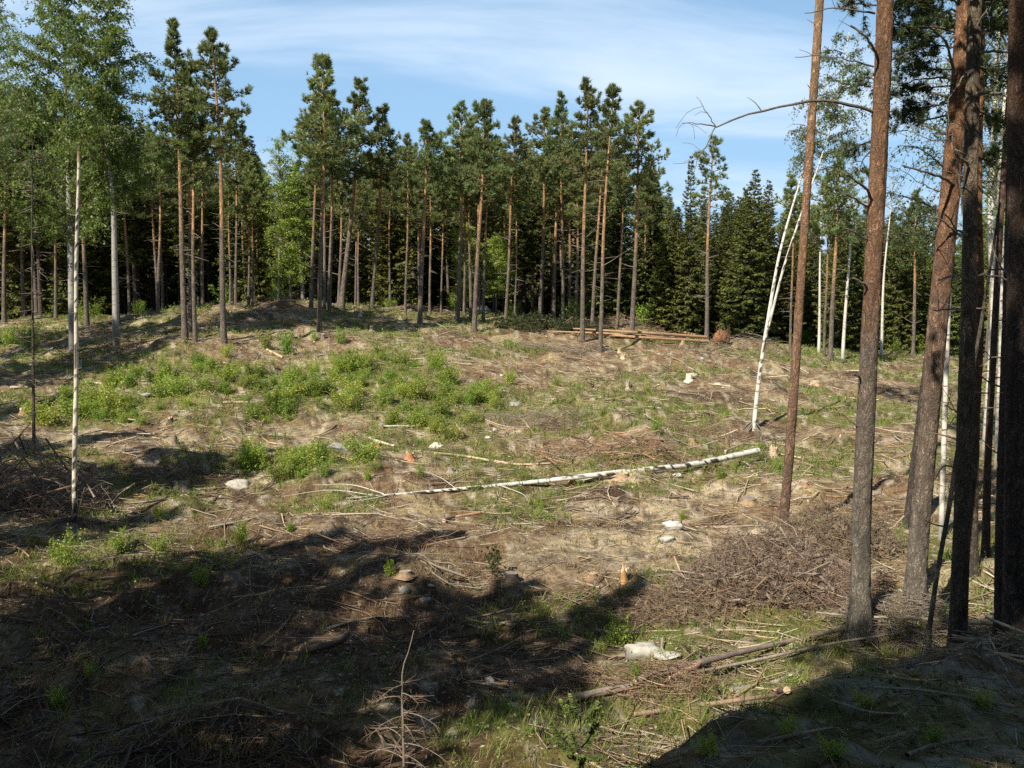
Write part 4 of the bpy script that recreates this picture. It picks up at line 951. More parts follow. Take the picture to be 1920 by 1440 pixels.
for k, (pts, dys, nt2) in enumerate((([(1800, 30), (1755, 20), (1700, 30)], [0.2, 0.4, 0.7], 110), ([(1795, 90), (1750, 85), (1700, 95)], [0.2, 0.6, 0.9], 110), ([(1793, 130), (1745, 130), (1690, 125)], [0.1, 0.6, 1.0], 100),
        ([(1792, 160), (1740, 165), (1690, 175)], [0, 0.3, 0.5], 90), ([(1790, 190), (1745, 200), (1705, 205)], [0, 0.4, 0.6], 70), ([(1810, 0), (1760, -10), (1690, 5)], [0, 0.5, 1.0], 110), ([(1815, 60), (1850, 50), (1890, 55)], [0, 0.5, 1.0], 90), ([(1812, 120), (1855, 130), (1900, 150)], [0, 0.6, 1.0], 90), ([(1820, -10), (1870, 0), (1915, 10)], [0, 0.6, 1.0], 100), ([(1812, 200), (1850, 215), (1895, 235)], [0.2, 0.8, 1.2], 80), ([(1790, 60), (1740, 50), (1685, 70)], [-0.1, -0.3, -0.6], 90), ([(1780, 215), (1730, 225), (1680, 215)], [0.2, 0.5, 0.8], 60), ([(1805, -20), (1750, -30), (1670, -10)], [0.2, 0.8, 1.3], 110), ([(1815, 290), (1855, 300), (1900, 290)], [0.3, 0.9, 1.4], 70))):
    near_bough(root, pts, y, dys, 0.020, nt2, 140 + k, g, 0.34)
mb = MB(); pine_crown(mb, spline([P[-105], P[-1], P[-1] + np.array([0.3, 0, 4.5])], 12), 0.38, 2.4, np.random.default_rng(10), 0.9, tl=0.2, tw=0.05, nn=9); obj('crown', mb, [M_NEEDLE, M_BARK], root)

g = ground(1703, 990); y = g[1]
root = empty('pine_tree', g, 'darker pine trunk half hidden behind the reddish leaning pine', 'pine tree', 'near pines on the right')
P = rpath([(1701, 1010), (1713, 900), (1738, 700), (1764, 500), (1792, 250), (1812, 0), (1825, -200)], y, NT) - g
near_trunk(root, P, radii(y, [20, 18, 19, 20, 18, 16, 12]), 54, hue_cols(t_, [(0, (0.12, 0.10, 0.085)), (0.5, (0.17, 0.12, 0.09)), (1, ORB)]), 20)
mb = MB(); pine_crown(mb, spline([P[-105], P[-1], P[-1] + np.array([0.3, 0, 3.0])], 12), 0.5, 2.0, np.random.default_rng(12), 0.8, tl=0.2, tw=0.05, nn=9); obj('crown', mb, [M_NEEDLE, M_BARK], root)

# lichen-grey trunk with many snapped limbs
g = at(1795, 1262, 13.4); g[2] = float(gz(g[0], g[1])); y = g[1]
root = empty('pine_tree', g, 'grey lichen-covered trunk with snapped limbs before the reddish pine', 'pine tree', 'near pines on the right')
P = rpath([(1790, 1300), (1797, 1150), (1806, 900), (1814, 650), (1819, 400), (1823, 200), (1828, 0), (1834, -350)], y, NT) - g
near_trunk(root, P, radii(y, [38, 33, 30, 28, 26, 25, 24, 20]), 55, hue_cols(t_, [(0, (0.15, 0.135, 0.105)), (0.35, (0.24, 0.185, 0.135)), (0.5, (0.27, 0.21, 0.15)), (1, (0.27, 0.21, 0.14))]), 30)
for k, (pts, dys, r0, r1, sub) in enumerate((([(1820, 172), (1860, 175), (1900, 185), (1918, 205)], [0, -0.2, -0.4, -0.5], 0.026, 0.5, 2), ([(1826, 100), (1860, 97), (1915, 97)], [0, -0.2, -0.4], 0.022, 0.6, 3), ([(1815, 525), (1790, 515), (1757, 527)], [0, -0.4, -0.7], 0.018, 0.5, 1),
        ([(1808, 590), (1790, 580), (1750, 582)], [0, -0.3, -0.6], 0.016, 0.5, 3), ([(1820, 515), (1860, 517), (1910, 530)], [0, 0.1, 0.2], 0.016, 0.6, 1), ([(1804, 790), (1790, 770), (1770, 760)], [0, -0.3, -0.5], 0.016, 0.4, 2),
        ([(1812, 700), (1806, 670), (1800, 650)], [0, -0.1, -0.1], 0.03, 0.4, 0), ([(1822, 60), (1850, 20), (1870, -10)], [0, -0.2, -0.3], 0.015, 0.4, 3), ([(1816, 130), (1780, 190), (1775, 260)], [0, -0.3, -0.4], 0.01, 0.3, 5), ([(1815, 310), (1790, 280), (1785, 240)], [-0.1, -0.4, -0.5], 0.022, 0.4, 2), ([(1812, 440), (1790, 425), (1772, 400)], [-0.1, -0.4, -0.5], 0.02, 0.4, 1))):
    near_branch(root, pts, y, dys, r0, 'dead_branch', (0.20, 0.18, 0.135), 12, sub, 160 + k, g, r1)
mb = MB(); pine_crown(mb, spline([P[-88], P[-1], P[-1] + np.array([0.3, 0, 4.5])], 12), 0.45, 2.2, np.random.default_rng(13), 0.9, tl=0.2, tw=0.05, nn=9); obj('crown', mb, [M_NEEDLE, M_BARK], root)

def simple_near(label, base_px, pts, y, pxs, seed, stops, name='pine_tree', cat='pine tree', mat=None, crown=True, n_dead=8, sides=16):
    g = at(*base_px, y); g[2] = float(gz(g[0], g[1])); root = empty(name, g, label, cat, 'near trees at the right edge')
    P = rpath([(base_px[0], base_px[1] + 30)] + pts, y, NT) - g; P[0, 2] = min(P[0, 2], -0.3)
    near_trunk(root, P, radii(y, pxs), seed, hue_cols(t_, stops), sides, mat)
    rng = np.random.default_rng(seed)
    for k in range(n_dead):
        t = rng.uniform(0.2, 0.85); q = along(P, np.array([t]))[0]; a = rng.uniform(0, 6.28); l = rng.uniform(0.3, 1.1)
        w = spline([q, q + np.array([math.cos(a) * l * .5, math.sin(a) * l * .5, 0.03]), q + np.array([math.cos(a) * l, math.sin(a) * l, rng.normal(-0.02, 0.15)])], 7)
        mb = MB(); tubes(mb, w[None], np.linspace(0.016, 0.005, 7)[None], 6, np.array([0.15, 0.125, 0.10])); obj('dead_branch', mb, [M_WOOD], trunk_of(root))
    if crown:
        mb = MB(); pine_crown(mb, spline([P[-88], P[-1], P[-1] + np.array([0.2, 0, 4.0])], 12), 0.3, 2.0, rng, 0.8, tl=0.2, tw=0.05, nn=9); obj('crown', mb, [M_NEEDLE, M_BARK], root)
    return root, P, g
simple_near('darkest thick trunk cut by the right picture edge', (1905, 1290), [(1905, 1150), (1906, 800), (1908, 400), (1910, 0), (1912, -200)], 11.5, [58, 46, 40, 36, 34, 30], 56, [(0, (0.11, 0.09, 0.075)), (0.6, (0.17, 0.115, 0.085)), (1, (0.30, 0.16, 0.09))], sides=28)
simple_near('dark straight trunk left of the trunk at the right picture edge', (1878, 1130), [(1880, 1000), (1888, 700), (1898, 350), (1904, 0), (1906, -150)], 15.5, [30, 26, 24, 22, 20, 18], 57, [(0, (0.11, 0.09, 0.075)), (0.55, (0.18, 0.12, 0.09)), (1, (0.34, 0.17, 0.09))])
simple_near('slim brown trunk between the grey trunk and the white birches', (1848, 1010), [(1853, 850), (1866, 600), (1880, 350), (1898, 80), (1905, -100)], 22.0, [16, 13, 12, 11, 10, 9], 58, [(0, (0.14, 0.11, 0.09)), (0.5, (0.2, 0.13, 0.1)), (1, (0.42, 0.22, 0.11))])
simple_near('orange trunk showing right behind the grey lichen-covered trunk', (1822, 1030), [(1826, 850), (1836, 600), (1832, 350), (1838, 100), (1840, -100)], 20.5, [22, 19, 18, 18, 16, 14], 59, [(0, (0.15, 0.12, 0.1)), (0.4, (0.28, 0.16, 0.1)), (0.7, (0.46, 0.21, 0.09)), (1, (0.46, 0.22, 0.1))])
simple_near('thin leaning grey stem between reddish pine and grey trunk', (1742, 1150), [(1760, 1060), (1778, 960), (1795, 850), (1825, 690), (1860, 480), (1875, 380)], 15.2, [10, 9, 9, 8, 6, 4], 60, [(0, (0.30, 0.28, 0.22)), (0.5, (0.26, 0.23, 0.18)), (1, (0.16, 0.12, 0.09))], name='dead_tree', cat='dead tree', crown=False, n_dead=10, sides=12)
rb = np.random.default_rng(14)
for k, (bpx, pts, y, pxs, lab) in enumerate((((1846, 830), [(1852, 760), (1862, 600), (1858, 400), (1866, 230), (1872, 60), (1880, -60)], 34, [13, 11, 11, 12, 12, 9, 6], 'left of the two white birches seen past the slim brown trunk'),
                                              ((1870, 850), [(1874, 760), (1880, 560), (1876, 400), (1883, 230), (1896, 60), (1904, -60)], 32, [13, 12, 11, 12, 12, 9, 6], 'right of the two white birches seen past the slim brown trunk'))):
    r_, P_, g_ = simple_near(lab, bpx, pts, y, pxs, 61 + k, [(0, (0.25, 0.2, 0.16)), (0.12, (0.66, 0.62, 0.54)), (0.8, (0.7, 0.66, 0.58)), (1, (0.4, 0.35, 0.3))], 'birch_tree', 'birch tree', M_BIRCH, False, 3)
    mb = MB(); broadleaf_crown(mb, P_, 0.52, 2.6, rb, 6000, 0.075, (0.15, 0.235, 0.045), 0.85, nlimb=26); obj('crown', mb, [M_LEAF, M_WOOD], r_)
# birch twigs hanging into the gap right of the thick pine, from a birch behind
g = at(1770, 900, 24.0); g[2] = float(gz(g[0], g[1]))
r_ = empty('birch_tree', g, 'birch mostly hidden by the reddish pine, leafy twigs hanging left of it', 'birch tree', 'near trees at the right edge')
P_ = spline([np.zeros(3), at(1778, 600, 24) - g, at(1790, 350, 24) - g, at(1800, 100, 24) - g, at(1806, -250, 24) - g], 40)
mb = MB(); tubes(mb, P_[None], np.linspace(0.07, 0.02, 40)[None], 9, birch_col(np.linspace(0, 1, 40), rb)[None]); obj('trunk', mb, [M_BIRCH], r_)
mb = MB(); broadleaf_crown(mb, P_, 0.46, 1.8, rb, 6500, 0.058, (0.15, 0.235, 0.045), 0.9, nlimb=24, ascend=0.5); obj('crown', mb, [M_LEAF, M_WOOD], r_)

# leaning twin birch with its crown against the sky
g = ground(1413, 808); y = g[1]
root = empty('birch_tree', g, 'white twin-stemmed birch leaning right from a torn root plate', 'birch tree')
n_ = 240; tt = np.linspace(0, 1, n_)
A_ = rpath([(1411, 830), (1422, 720), (1440, 600), (1462, 475), (1500, 340), (1530, 240), (1550, 150)], y, n_, [0, 0, 0, 0.2, 0.5, 0.7, 0.8]) - g
B_ = rpath([(1441, 612), (1470, 500), (1508, 385), (1545, 280), (1575, 170), (1592, 60)], y, n_, [0, -0.1, -0.3, -0.5, -0.6, -0.6]) - g
for nm, P_, r_ in (('trunk', A_, np.interp(tt, [0, 0.3, 0.45, 1], [0.088, 0.074, 0.054, 0.013])), ('second_stem', B_, np.interp(tt, [0, 1], [0.052, 0.012]))):
    mb = MB(); tubes(mb, P_[None], (r_ * (0.94 + 0.12 * vnoise(np.arange(n_) / 8.0, np.zeros(n_), 6)))[None], 12, birch_skin(P_, 12, rb, (0.70, 0.67, 0.60), 0.45)); obj(nm, mb, [M_SKIN], root)
mb = MB(); broadleaf_crown(mb, B_, 0.52, 1.3, rb, 6500, 0.075, (0.13, 0.185, 0.06), 0.95, nlimb=22, ascend=0.6); broadleaf_crown(mb, A_, 0.72, 0.9, rb, 1500, 0.075, (0.13, 0.185, 0.06), 0.95, nlimb=10, ascend=0.6)
obj('crown', mb, [M_LEAF, M_WOOD], root)
mb = MB(); k = 46; a = rb.uniform(0, 6.28, k); l = rb.uniform(0.3, 0.75, k); s = np.linspace(0, 1, 5)
Pq = np.stack([np.cos(a)[:, None] * l[:, None] * s, np.sin(a)[:, None] * l[:, None] * s * 0.7, rb.uniform(-0.1, 0.35, k)[:, None] * (1 - s) - l[:, None] * s ** 2 * 0.6 + 0.05], -1)
tubes(mb, Pq, np.full((k, 1), 0.028) * (1 - 0.75 * s)[None], 5, np.array([0.23, 0.19, 0.15])); o = obj('roots', mb, [M_WOOD], root); o['kind'] = 'stuff'
# pale thin birches by the far right edge
for k, (bx, by, tx, ty, w, lab) in enumerate(((1580, 671, 1598, 300, 7, 'white slim birch trunk right of the clump of pale trunks'), (1535, 662, 1548, 330, 6, 'pale birch trunk at the left of the clump of pale trunks'), (1652, 668, 1676, 300, 6, 'white thin birch between the thick scaly pine and spruces'))):
    b = ground(bx, by); t = at(tx, ty, b[1]) - b
    make_birch(b, trunk_path(t, rb, 20, 0.25), 0.55, 1.2, 0.5 * w * b[1] / F_PX, 640 + k, 700, lab, 'pale birches at the far right', (0.14, 0.2, 0.06), 0.09, 0.5, nlimb=22)

# ------------------------------------------------------------------ felled timber, stumps, stones
def make_log(pts, rpx, label, name='log', mat=None, col=(0.30, 0.21, 0.14), cut=(0.62, 0.46, 0.28), lift=0.0, group=None, cat='log', n=None, seed=0, rough=0.06, parts=()):
    G = [ground(*p) for p in pts]; lifts = lift if isinstance(lift, (list, tuple)) else [lift] * len(G)
    o = (G[0] + G[-1]) / 2; o[2] = float(gz(o[0], o[1])); n = n or max(8, int(np.linalg.norm(G[-1] - G[0]) * 5))
    ym = np.mean([q[1] for q in G]); r = [v * 0.5 * ym / F_PX for v in rpx]
    P = spline([q + np.array([0, 0, l_ + r_ * 0.55]) - o for q, l_, r_ in zip(G, lifts, np.interp(np.linspace(0, 1, len(G)), np.linspace(0, 1, len(r)), r))], n)
    rng = np.random.default_rng(seed); rr = np.interp(np.linspace(0, 1, n), np.linspace(0, 1, len(r)), r) * rng.uniform(1 - rough, 1 + rough, n)
    root = empty(name, o, label, cat, group)
    c = np.array(col)[None] * rng.uniform(0.85, 1.12, (n, 1))
    if mat is M_BIRCH: mat = M_SKIN; c = birch_skin(P, 10, rng, col, 0.25)
    else: c = c[None]
    mb = MB(); tubes(mb, P[None], rr[None], 10, c); stem_ = obj('stem', mb, [mat or M_WOOD], root)
    for e, d in ((0, P[0] - P[1]), (-1, P[-1] - P[-2])):
        if rr[e] < 0.02: continue
        d = unit(d); mb = MB(); q = P[e] + d * 0.003; tubes(mb, np.stack([q - d * 0.012, q])[None], np.array([[rr[e] * 0.97, rr[e] * 0.96]]), 10, np.array(cut), cap=np.array(cut)); obj('cut_end', mb, [M_CUT], stem_)
    for (pp, r0) in parts:
        W = spline([ground(*p) + np.array([0, 0, l_]) - o for p, l_ in pp], 10); mb = MB(); tubes(mb, W[None], np.linspace(r0, r0 * 0.25, 10)[None], 6, np.array(col) * 0.8); obj('side_branch', mb, [mat or M_WOOD], stem_)
    return root
make_log([(1421, 868), (1300, 884), (1150, 898), (1000, 914), (850, 926), (720, 934), (650, 937)], [12.5, 11.5, 10.5, 9.5, 7.5, 5, 2.5], 'long white birch trunk felled across the middle of the clearing', 'birch_log', M_BIRCH, (0.72, 0.69, 0.62), (0.22, 0.16, 0.11),
         [0.34, 0.18, 0.12, 0.10, 0.08, 0.06, 0.03], None, 'birch log', 320, 3, 0.04,
         [([((720, 934), 0.12), ((660, 925), 0.25), ((590, 922), 0.2)], 0.02), ([((740, 933), 0.1), ((690, 946), 0.15), ((640, 950), 0.1)], 0.018), ([((700, 935), 0.1), ((620, 930), 0.15), ((530, 938), 0.1)], 0.016), ([((860, 926), 0.1), ((820, 912), 0.3), ((790, 905), 0.35)], 0.015), ([((940, 918), 0.1), ((985, 935), 0.06), ((990, 940), 0.03)], 0.02)])
POLES = 'thin poles stacked at the forest edge'
for k, (pts, w, lab) in enumerate((([(1328, 648), (1200, 640), (1085, 630)], [6.5, 5, 3.5], 'longest front pole of the pole pile, pointing at the root plate'), ([(1324, 643), (1180, 634), (1075, 626)], [6, 5, 3], 'rear pole of the pole pile lying behind the longest one'),
                                   ([(1310, 646), (1160, 634), (1035, 628)], [5, 4, 3], 'thin orange pole in the pile sticking out furthest left'), ([(1302, 638), (1265, 629)], [5, 4], 'short loose pole on top of the right end of the pile'))):
    make_log(pts, w, lab, 'pole', None, (0.40, 0.25, 0.14), lift=[0.18 + 0.10 * (k % 2)] * len(pts), group=POLES, cat='pole', seed=20 + k)
FG = 'slim dead trunks lying on the near slope'
make_log([(1078, 1318), (1130, 1308), (1184, 1295)], [17, 16, 14], 'thick short grey log end with a pale cut, near the sunlit white boulder', 'log', None, (0.24, 0.19, 0.155), lift=0.04, group=FG, seed=31)
make_log([(1190, 1292), (1300, 1262), (1440, 1228), (1590, 1192)], [13, 12, 10, 8], 'long slim dark log running up to the foot of the thick scaly pine', 'log', None, (0.23, 0.18, 0.15), lift=0.10, group=FG, seed=32)
make_log([(1190, 1345), (1330, 1328), (1475, 1306)], [11, 10, 9], 'straight brown log on the green moss, lowest of the near logs', 'log', None, (0.28, 0.20, 0.14), lift=0.03, group=FG, seed=33)
make_log([(1255, 1290), (1400, 1262), (1560, 1225), (1700, 1205)], [6, 6, 5, 4], 'thin crooked pole lying between the two longest near logs', 'log', None, (0.30, 0.26, 0.20), lift=0.15, group=FG, seed=34, rough=0.12)
make_log([(1370, 1300), (1450, 1285), (1500, 1262)], [12, 10, 7], 'pale grey lichened log half sunk in moss', 'log', None, (0.36, 0.35, 0.29), lift=0.0, group=FG, seed=35)
make_log([(1530, 1180), (1600, 1190), (1700, 1190), (1860, 1200)], [4, 5, 6, 7], 'pale thin pole crossing before the foot of the thick scaly pine', 'log', None, (0.36, 0.32, 0.23), lift=0.28, group=FG, seed=36)
MID = 'sticks lying out in the clearing'
for k, (pts, w, lab, col) in enumerate((([(815, 852), (870, 858), (930, 868), (975, 873), (1040, 870)], [4, 5, 5, 4, 3], 'long pale bent pole lying just above the felled birch', (0.52, 0.40, 0.26)),
    ([(693, 824), (720, 834), (740, 838)], [5, 5, 4], 'short pale branch above the green bushes, left of the long bent pole', (0.48, 0.40, 0.30)), ([(718, 802), (795, 800)], [3.5, 3], 'straight thin white pole left of centre below the green patch', (0.52, 0.46, 0.36)),
    ([(855, 972), (900, 964)], [6, 5], 'brown log piece pointing up right below the felled birch', (0.33, 0.20, 0.12)), ([(832, 980), (850, 975)], [9, 9], 'dark thick log stub beside the brown log piece', (0.17, 0.12, 0.09)),
    ([(615, 1007), (668, 1002)], [7, 6], 'grey barkless log at the edge of the long shadow, left of centre', (0.40, 0.36, 0.30)), ([(1295, 1030), (1350, 1024)], [5, 4], 'grey pole near the two pale stones at mid right', (0.34, 0.28, 0.21)),
    ([(160, 718), (190, 722)], [5, 4], 'pale log piece just right of the broken snag', (0.5, 0.42, 0.3)), ([(20, 729), (52, 728)], [5, 4], 'pale log piece at the left edge under the dark tree shade', (0.45, 0.36, 0.26)), ([(150, 740), (185, 735)], [4, 3], 'second pale log piece below the one by the snag', (0.48, 0.4, 0.3)),
    ([(420, 757), (465, 756)], [6, 4], 'short log with a cut end within the green bushes', (0.35, 0.25, 0.17)), ([(180, 682), (240, 682)], [5, 4], 'reddish log in the shade left of the three-trunk clump', (0.42, 0.26, 0.15)),
    ([(500, 657), (530, 672)], [4, 4], 'yellowish split pole above the bushes, left', (0.52, 0.4, 0.24)), ([(575, 1225), (620, 1215), (655, 1185)], [14, 12, 7], 'dark curved trunk lying in the deep shadow at lower left', (0.11, 0.085, 0.065)), ([(1080, 1094), (1125, 1105)], [5, 4], 'stick over the upper edge of the big foreground shadow', (0.4, 0.3, 0.2)),
    ([(1085, 905), (1170, 893)], [6, 4], 'whitish pole lying close under the felled birch', (0.5, 0.45, 0.38)), ([(1515, 942), (1535, 925)], [5, 4], 'pale broken piece right of the slim orange pine', (0.55, 0.42, 0.26)), ([(1360, 848), (1398, 832)], [5, 3], 'dry stick rising beside the butt of the felled birch', (0.42, 0.35, 0.27)))):
    make_log(pts, w, lab, 'branch', None, col, lift=0.02, group=MID, cat='stick', seed=50 + k, rough=0.1)
make_log([(1262, 1284), (1312, 1262)], [17, 10], 'splintered orange chunk of wood beside the long slim log', 'wood_chunk', None, (0.50, 0.34, 0.21), (0.62, 0.45, 0.28), [0.04, 0.14], None, 'wood chunk', 9, 49, 0.22)

def make_stump(px, py, wpx, hpx, col, cut, label, seed, group='stumps in the clearing', ragged=0.0):
    g = ground(px, py); m_ = g[1] / F_PX; r = wpx * 0.5 * m_; h = hpx * m_; rng = np.random.default_rng(seed)
    root = empty('stump', g, label, 'stump', group)
    S, K = 16, 6; a = np.linspace(0, 2 * math.pi, S, endpoint=False); ph = rng.uniform(0, 6.28)
    zz = np.array([-0.25, 0.0, 0.12, 0.35, 0.7, 1.0]) * h; prof = np.array([1.75, 1.5, 1.25, 1.07, 1.0, 0.98])
    rad = r * prof[:, None] * (1 + (0.16 * np.exp(-np.arange(K) * 0.6))[:, None] * np.cos(4 * a + ph)[None] + 0.05 * rng.normal(size=(K, S)))
    Z = np.tile(zz[:, None], (1, S)); Z[-1] += ragged * h * rng.uniform(-0.3, 1.0, S); tilt = rng.normal(0, 0.10, 2)
    Z[-2:] += (tilt[0] * np.cos(a) + tilt[1] * np.sin(a)) * r
    V = np.stack([rad * np.cos(a), rad * np.sin(a), Z], -1); i = np.arange(K - 1)[:, None] * S; j = np.arange(S)[None]; j1 = (j + 1) % S
    c = np.array(col)[None, None] * rng.uniform(0.7, 1.2, (K, S, 1))
    mb = MB(); mb.add(V.reshape(-1, 3), np.stack([i + j, i + j1, i + S + j1, i + S + j], -1).reshape(-1, 4), c.reshape(-1, 3)); sbod = obj('stump_body', mb, [M_CUT], root)
    top = V[-1]; ctr = top.mean(0) + np.array([0, 0, -0.15 * h * ragged])
    mb = MB(); mb.add(np.concatenate([top * np.array([0.985, 0.985, 1]), (top * 0.5 + ctr * 0.5), ctr[None]]), np.concatenate([np.stack([j[0], j1[0], S + j1[0], S + j[0]], -1)]), np.array(cut), 0, False)
    mb.add(np.concatenate([top * 0.5 + ctr * 0.5, ctr[None]]), np.stack([j[0], j1[0], np.full(S, S)], -1), np.array(cut) * 0.85, 0, False); obj('cut_face', mb, [M_CUT], sbod)
    return root
OB = (0.42, 0.22, 0.10); GB = (0.25, 0.20, 0.16); DK = (0.13, 0.10, 0.08); PC = (0.62, 0.48, 0.31); GC = (0.36, 0.31, 0.26)
for k, (px, py, w, h, col, cut, rg, lab) in enumerate((
    (768, 863, 17, 12, OB, PC, 0.5, 'orange freshly cut stump left of the long pale bent pole'), (960, 1090, 26, 17, DK, GC, 0, 'dark stump standing on the upper edge of the foreground shadow'), (708, 838, 9, 8, OB, PC, 0.4, 'small orange stump beside the short pale branch'),
    (1298, 833, 14, 11, (0.36, 0.22, 0.13), GC, 0, 'brown stump above the felled birch, beside a grass tuft'), (1450, 858, 16, 15, (0.52, 0.40, 0.27), PC, 0.8, 'pale torn stump right behind the butt of the felled birch'), (1167, 898, 22, 11, (0.5, 0.36, 0.22), PC, 0.3, 'low pale stump touching the felled birch from below'),
    (1072, 910, 13, 11, OB, PC, 0.5, 'broken orange stump under the middle of the felled birch'), (1170, 1092, 13, 18, OB, PC, 0.9, 'tall splintered orange stump at the shadow tip, right of centre'), (1110, 1084, 22, 10, (0.36, 0.22, 0.13), PC, 0, 'wide low brown stump in the tip of the foreground shadow'),
    (1404, 945, 28, 12, (0.3, 0.2, 0.13), GC, 0, 'broad brown stump left of the slim orange pine'), (1510, 912, 10, 8, (0.33, 0.2, 0.13), PC, 0, 'small flat-cut stump just right of the slim orange pine'), (1527, 722, 14, 7, (0.5, 0.38, 0.25), PC, 0.3, 'pale stump in the sun far right, beyond the slim pine'),
    (697, 620, 7, 9, GB, PC, 0, 'grey stump on the crest between bushes, left of centre'), (606, 636, 7, 10, GB, GC, 0, 'thin grey stump at the foot of the tallest four-group pine'), (717, 597, 5, 8, (0.4, 0.3, 0.2), PC, 0, 'tiny stump near the forest edge behind the crest bushes'), (675, 594, 7, 7, (0.6, 0.55, 0.45), (0.75, 0.7, 0.6), 0, 'small bright white stump near the forest edge'),
    (175, 884, 12, 14, (0.33, 0.22, 0.14), PC, 0.2, 'stump with a pale face right of the broken snag'), (328, 836, 9, 14, GB, GC, 0.7, 'jagged grey stump at the left, above the shadow streaks'), (340, 918, 30, 14, (0.28, 0.23, 0.19), GC, 0.3, 'grey stump with spread roots in the left half shade'), (275, 710, 16, 12, (0.34, 0.30, 0.25), GC, 0.3, 'round grey stump left of the green patch'),
    (45, 778, 15, 12, (0.4, 0.25, 0.15), PC, 0.3, 'reddish stump behind the thin dead stem'), (508, 598, 9, 9, DK, DK, 0.2, 'dark charred looking stump near the earth heap'), (320, 795, 10, 11, DK, PC, 0.4, 'dark stump below the short log in the bushes'), (150, 688, 9, 11, GC, GC, 0.4, 'grey stump right behind the snag in the tree shade'),
    (1292, 715, 12, 13, (0.6, 0.55, 0.46), PC, 0.1, 'pale round birch stump above the middle of the clearing'), (1363, 838, 9, 14, (0.25, 0.16, 0.1), DK, 0.9, 'dark split stump left of the leaning birch foot'), (1161, 661, 6, 7, PC, PC, 0.4, 'tiny fresh stump just right of the foremost pole-pile pine'), (1168, 673, 9, 7, PC, PC, 0.6, 'fresh yellow stump below the pole pile'), (1280, 647, 9, 9, (0.5, 0.36, 0.2), PC, 0.4, 'fresh stump under the right part of the pole pile'),
    (1177, 730, 7, 12, GC, GC, 0.7, 'thin jagged grey stub amid the brown slope'), (1019, 850, 13, 10, (0.32, 0.2, 0.13), PC, 0.3, 'brown stump right of the long bent pole end'), (845, 885, 12, 8, (0.3, 0.26, 0.22), GC, 0.2, 'flat grey stump above the thin end of the felled birch'), (1155, 945, 12, 9, (0.24, 0.18, 0.14), GC, 0.4, 'dark weathered stump below the felled birch, right of a pale splinter'), (760, 1083, 24, 10, (0.32, 0.2, 0.13), GC, 0.0, 'low brown stump above the group of rounded pale stones'))):
    make_stump(px, py, w, h, col, cut, lab, 1000 + k, ragged=rg)

def make_stone(px, py, wpx, hf, col, label, seed, group='stones in the clearing', depth=0.8, name='stone'):
    g = ground(px, py); r = wpx * 0.5 * g[1] / F_PX; rng = np.random.default_rng(seed)
    nu, nv = 24, 14; th = np.linspace(0, 2 * math.pi, nu, endpoint=False); ph = np.linspace(0.06, math.pi - 0.06, nv)
    T, Ph = np.meshgrid(th, ph); D = np.stack([np.sin(Ph) * np.cos(T), np.sin(Ph) * np.sin(T), np.cos(Ph)], -1)
    k = 1 + 0.55 * (fbm(D[..., 0] * 1.3 + seed * 3.1, D[..., 1] * 1.3 + D[..., 2] * 1.7, seed, 3) - 0.5) * 1.5 + 0.34 * (fbm(D[..., 0] * 3.4 + seed, D[..., 1] * 3.4 + D[..., 2] * 3, seed + 2, 3) - 0.5)
    V = D * k[..., None] * r * np.array([1, depth, hf]); V[..., 2] += r * hf * 0.22
    i = np.arange(nv - 1)[:, None] * nu; j = np.arange(nu)[None]; j1 = (j + 1) % nu
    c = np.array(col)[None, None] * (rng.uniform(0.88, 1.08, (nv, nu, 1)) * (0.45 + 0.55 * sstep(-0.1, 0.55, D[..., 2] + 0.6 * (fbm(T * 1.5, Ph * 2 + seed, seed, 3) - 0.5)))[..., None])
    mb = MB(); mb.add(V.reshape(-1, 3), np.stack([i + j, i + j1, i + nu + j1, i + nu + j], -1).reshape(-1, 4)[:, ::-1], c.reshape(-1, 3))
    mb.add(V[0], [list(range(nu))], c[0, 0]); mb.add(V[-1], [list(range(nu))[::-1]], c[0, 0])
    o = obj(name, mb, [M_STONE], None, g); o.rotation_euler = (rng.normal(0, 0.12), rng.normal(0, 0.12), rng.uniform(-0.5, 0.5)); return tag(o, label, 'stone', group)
WH = (0.50, 0.47, 0.41); GS = (0.33, 0.32, 0.29); TN = (0.45, 0.37, 0.26)
